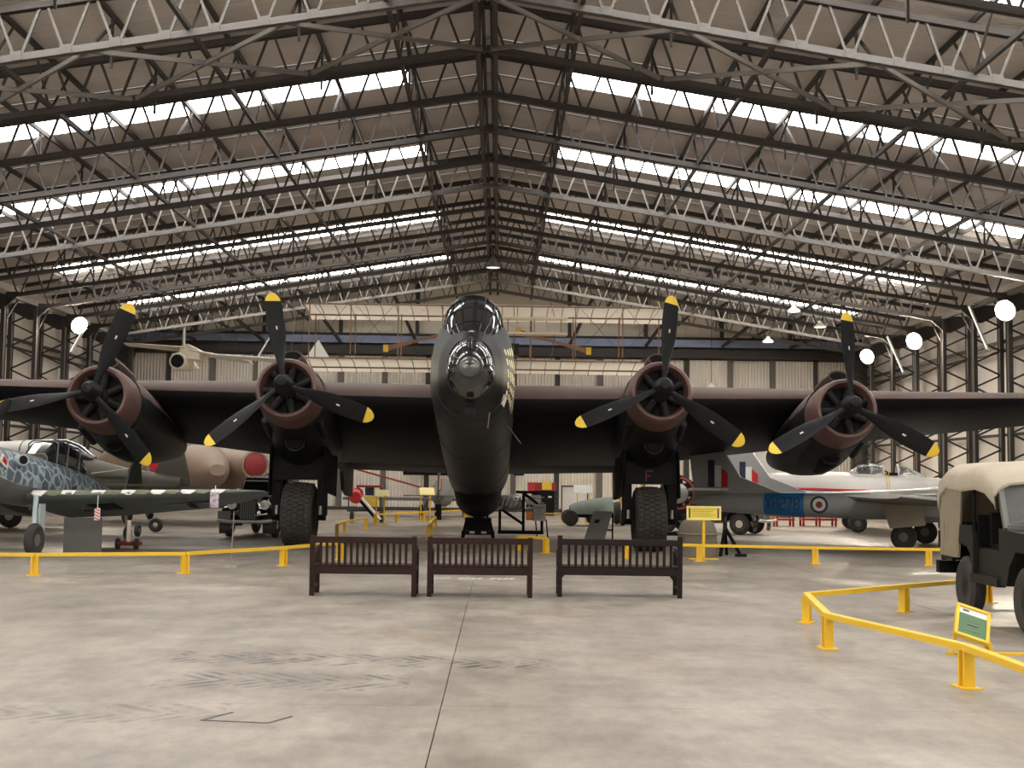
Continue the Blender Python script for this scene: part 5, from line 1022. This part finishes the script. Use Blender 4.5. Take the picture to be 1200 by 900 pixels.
# ---------------------------------------------------------------- person on steps behind the truck
t = thing('access_steps', 'low metal access platform behind the canvas topped truck', 'steps', (12.45, 30.0, 0))
MB().box((0, 0, .74), (.9, .9, .05)).build('platform', M['metal'], t); MB().box((0, -.62, .37), (.9, .35, .04)).build('tread', M['metal'], t)
for x in (-.4, .4):
    for y in (-.4, .4): MB().beam((x, y, 0), (x, y, .72), .05, .05).build('leg', M['metal'], t)
    MB().beam((x, -.85, 0), (x, -.4, .72), .05, .05).build('stringer', M['metal'], t)
def person(label, loc, rz):
    t = thing('person', label, 'person', loc, rz)
    J = [((0, 0, .92), .13), ((0, 0, 1.12), .135), ((0, 0, 1.34), .15), ((0, 0, 1.45), .07), ((0, -.01, 1.53), .055), ((0, -.02, 1.62), .085), ((0, -.02, 1.72), .06),
         ((-.18, 0, 1.38), .065), ((-.24, .02, 1.12), .05), ((-.20, -.16, .95), .036), ((-.19, -.24, .92), .03), ((.18, 0, 1.38), .065), ((.24, .02, 1.12), .05), ((.22, -.12, .92), .036), ((.21, -.2, .88), .03),
         ((-.09, 0, .86), .095), ((-.10, -.01, .48), .065), ((-.10, .02, .10), .045), ((-.10, -.14, .04), .035), ((.09, 0, .86), .095), ((.10, -.01, .48), .065), ((.10, .02, .10), .045), ((.10, -.14, .04), .035)]
    E = [(0, 1), (1, 2), (2, 3), (3, 4), (4, 5), (5, 6), (2, 7), (7, 8), (8, 9), (9, 10), (2, 11), (11, 12), (12, 13), (13, 14), (0, 15), (15, 16), (16, 17), (17, 18), (0, 19), (19, 20), (20, 21), (21, 22)]
    me = bpy.data.meshes.new('body'); me.from_pydata([j[0] for j in J], E, []); o = bpy.data.objects.new('body', me); COL.objects.link(o); o.parent = t
    me.materials.append(M['skin']); me.materials.append(M['shirt_blue']); me.materials.append(M['navy'])
    sk = o.modifiers.new('skin', 'SKIN'); o.modifiers.new('sub', 'SUBSURF').levels = 2; o.modifiers['sub'].render_levels = 2
    for v, j in zip(me.skin_vertices[0].data, J): v.radius = (j[1], j[1])
    me.skin_vertices[0].data[0].use_root = True
    dg = bpy.context.evaluated_depsgraph_get(); ev = bpy.data.meshes.new_from_object(o.evaluated_get(dg)); o.modifiers.clear(); o.data = ev
    for p in ev.polygons:
        z = p.center.z; r_ = math.hypot(p.center.x, p.center.y)
        p.material_index = 0 if (z > 1.47 or (p.center.y < -.10 and .8 < z < 1.05)) else (1 if z > .9 else 2); p.use_smooth = True
    m = MB(); m.loft([[(w * math.cos(a), -.01 + w * 1.1 * math.sin(a), z) for a in [2 * math.pi * j / 14 for j in range(14)]] for z, w in ((1.64, .098), (1.70, .096), (1.75, .075), (1.78, .03))]); m.build('hair', M['navy'], t, 60)
    MB().lathe([(.0, -.02), (.014, 0), (.02, .04)], (0, -.115, 1.63), (0, .3, 1), 8).build('nose', M['skin'], t)
    for s in (-1, 1): MB().lathe([(0, -.01), (.012, 0), (0, .01)], (s * .033, -.10, 1.66), (0, 1, 0), 8).build('eye', M['navy'], t)
    MB().torus((0, 0, 1.455), (0, 0, 1), .075, .022, 16, 6).build('collar', M['white'], t, 60)
person('person in a blue and white shirt standing on steps behind the truck', (12.42, 30.0, .765), R(20))
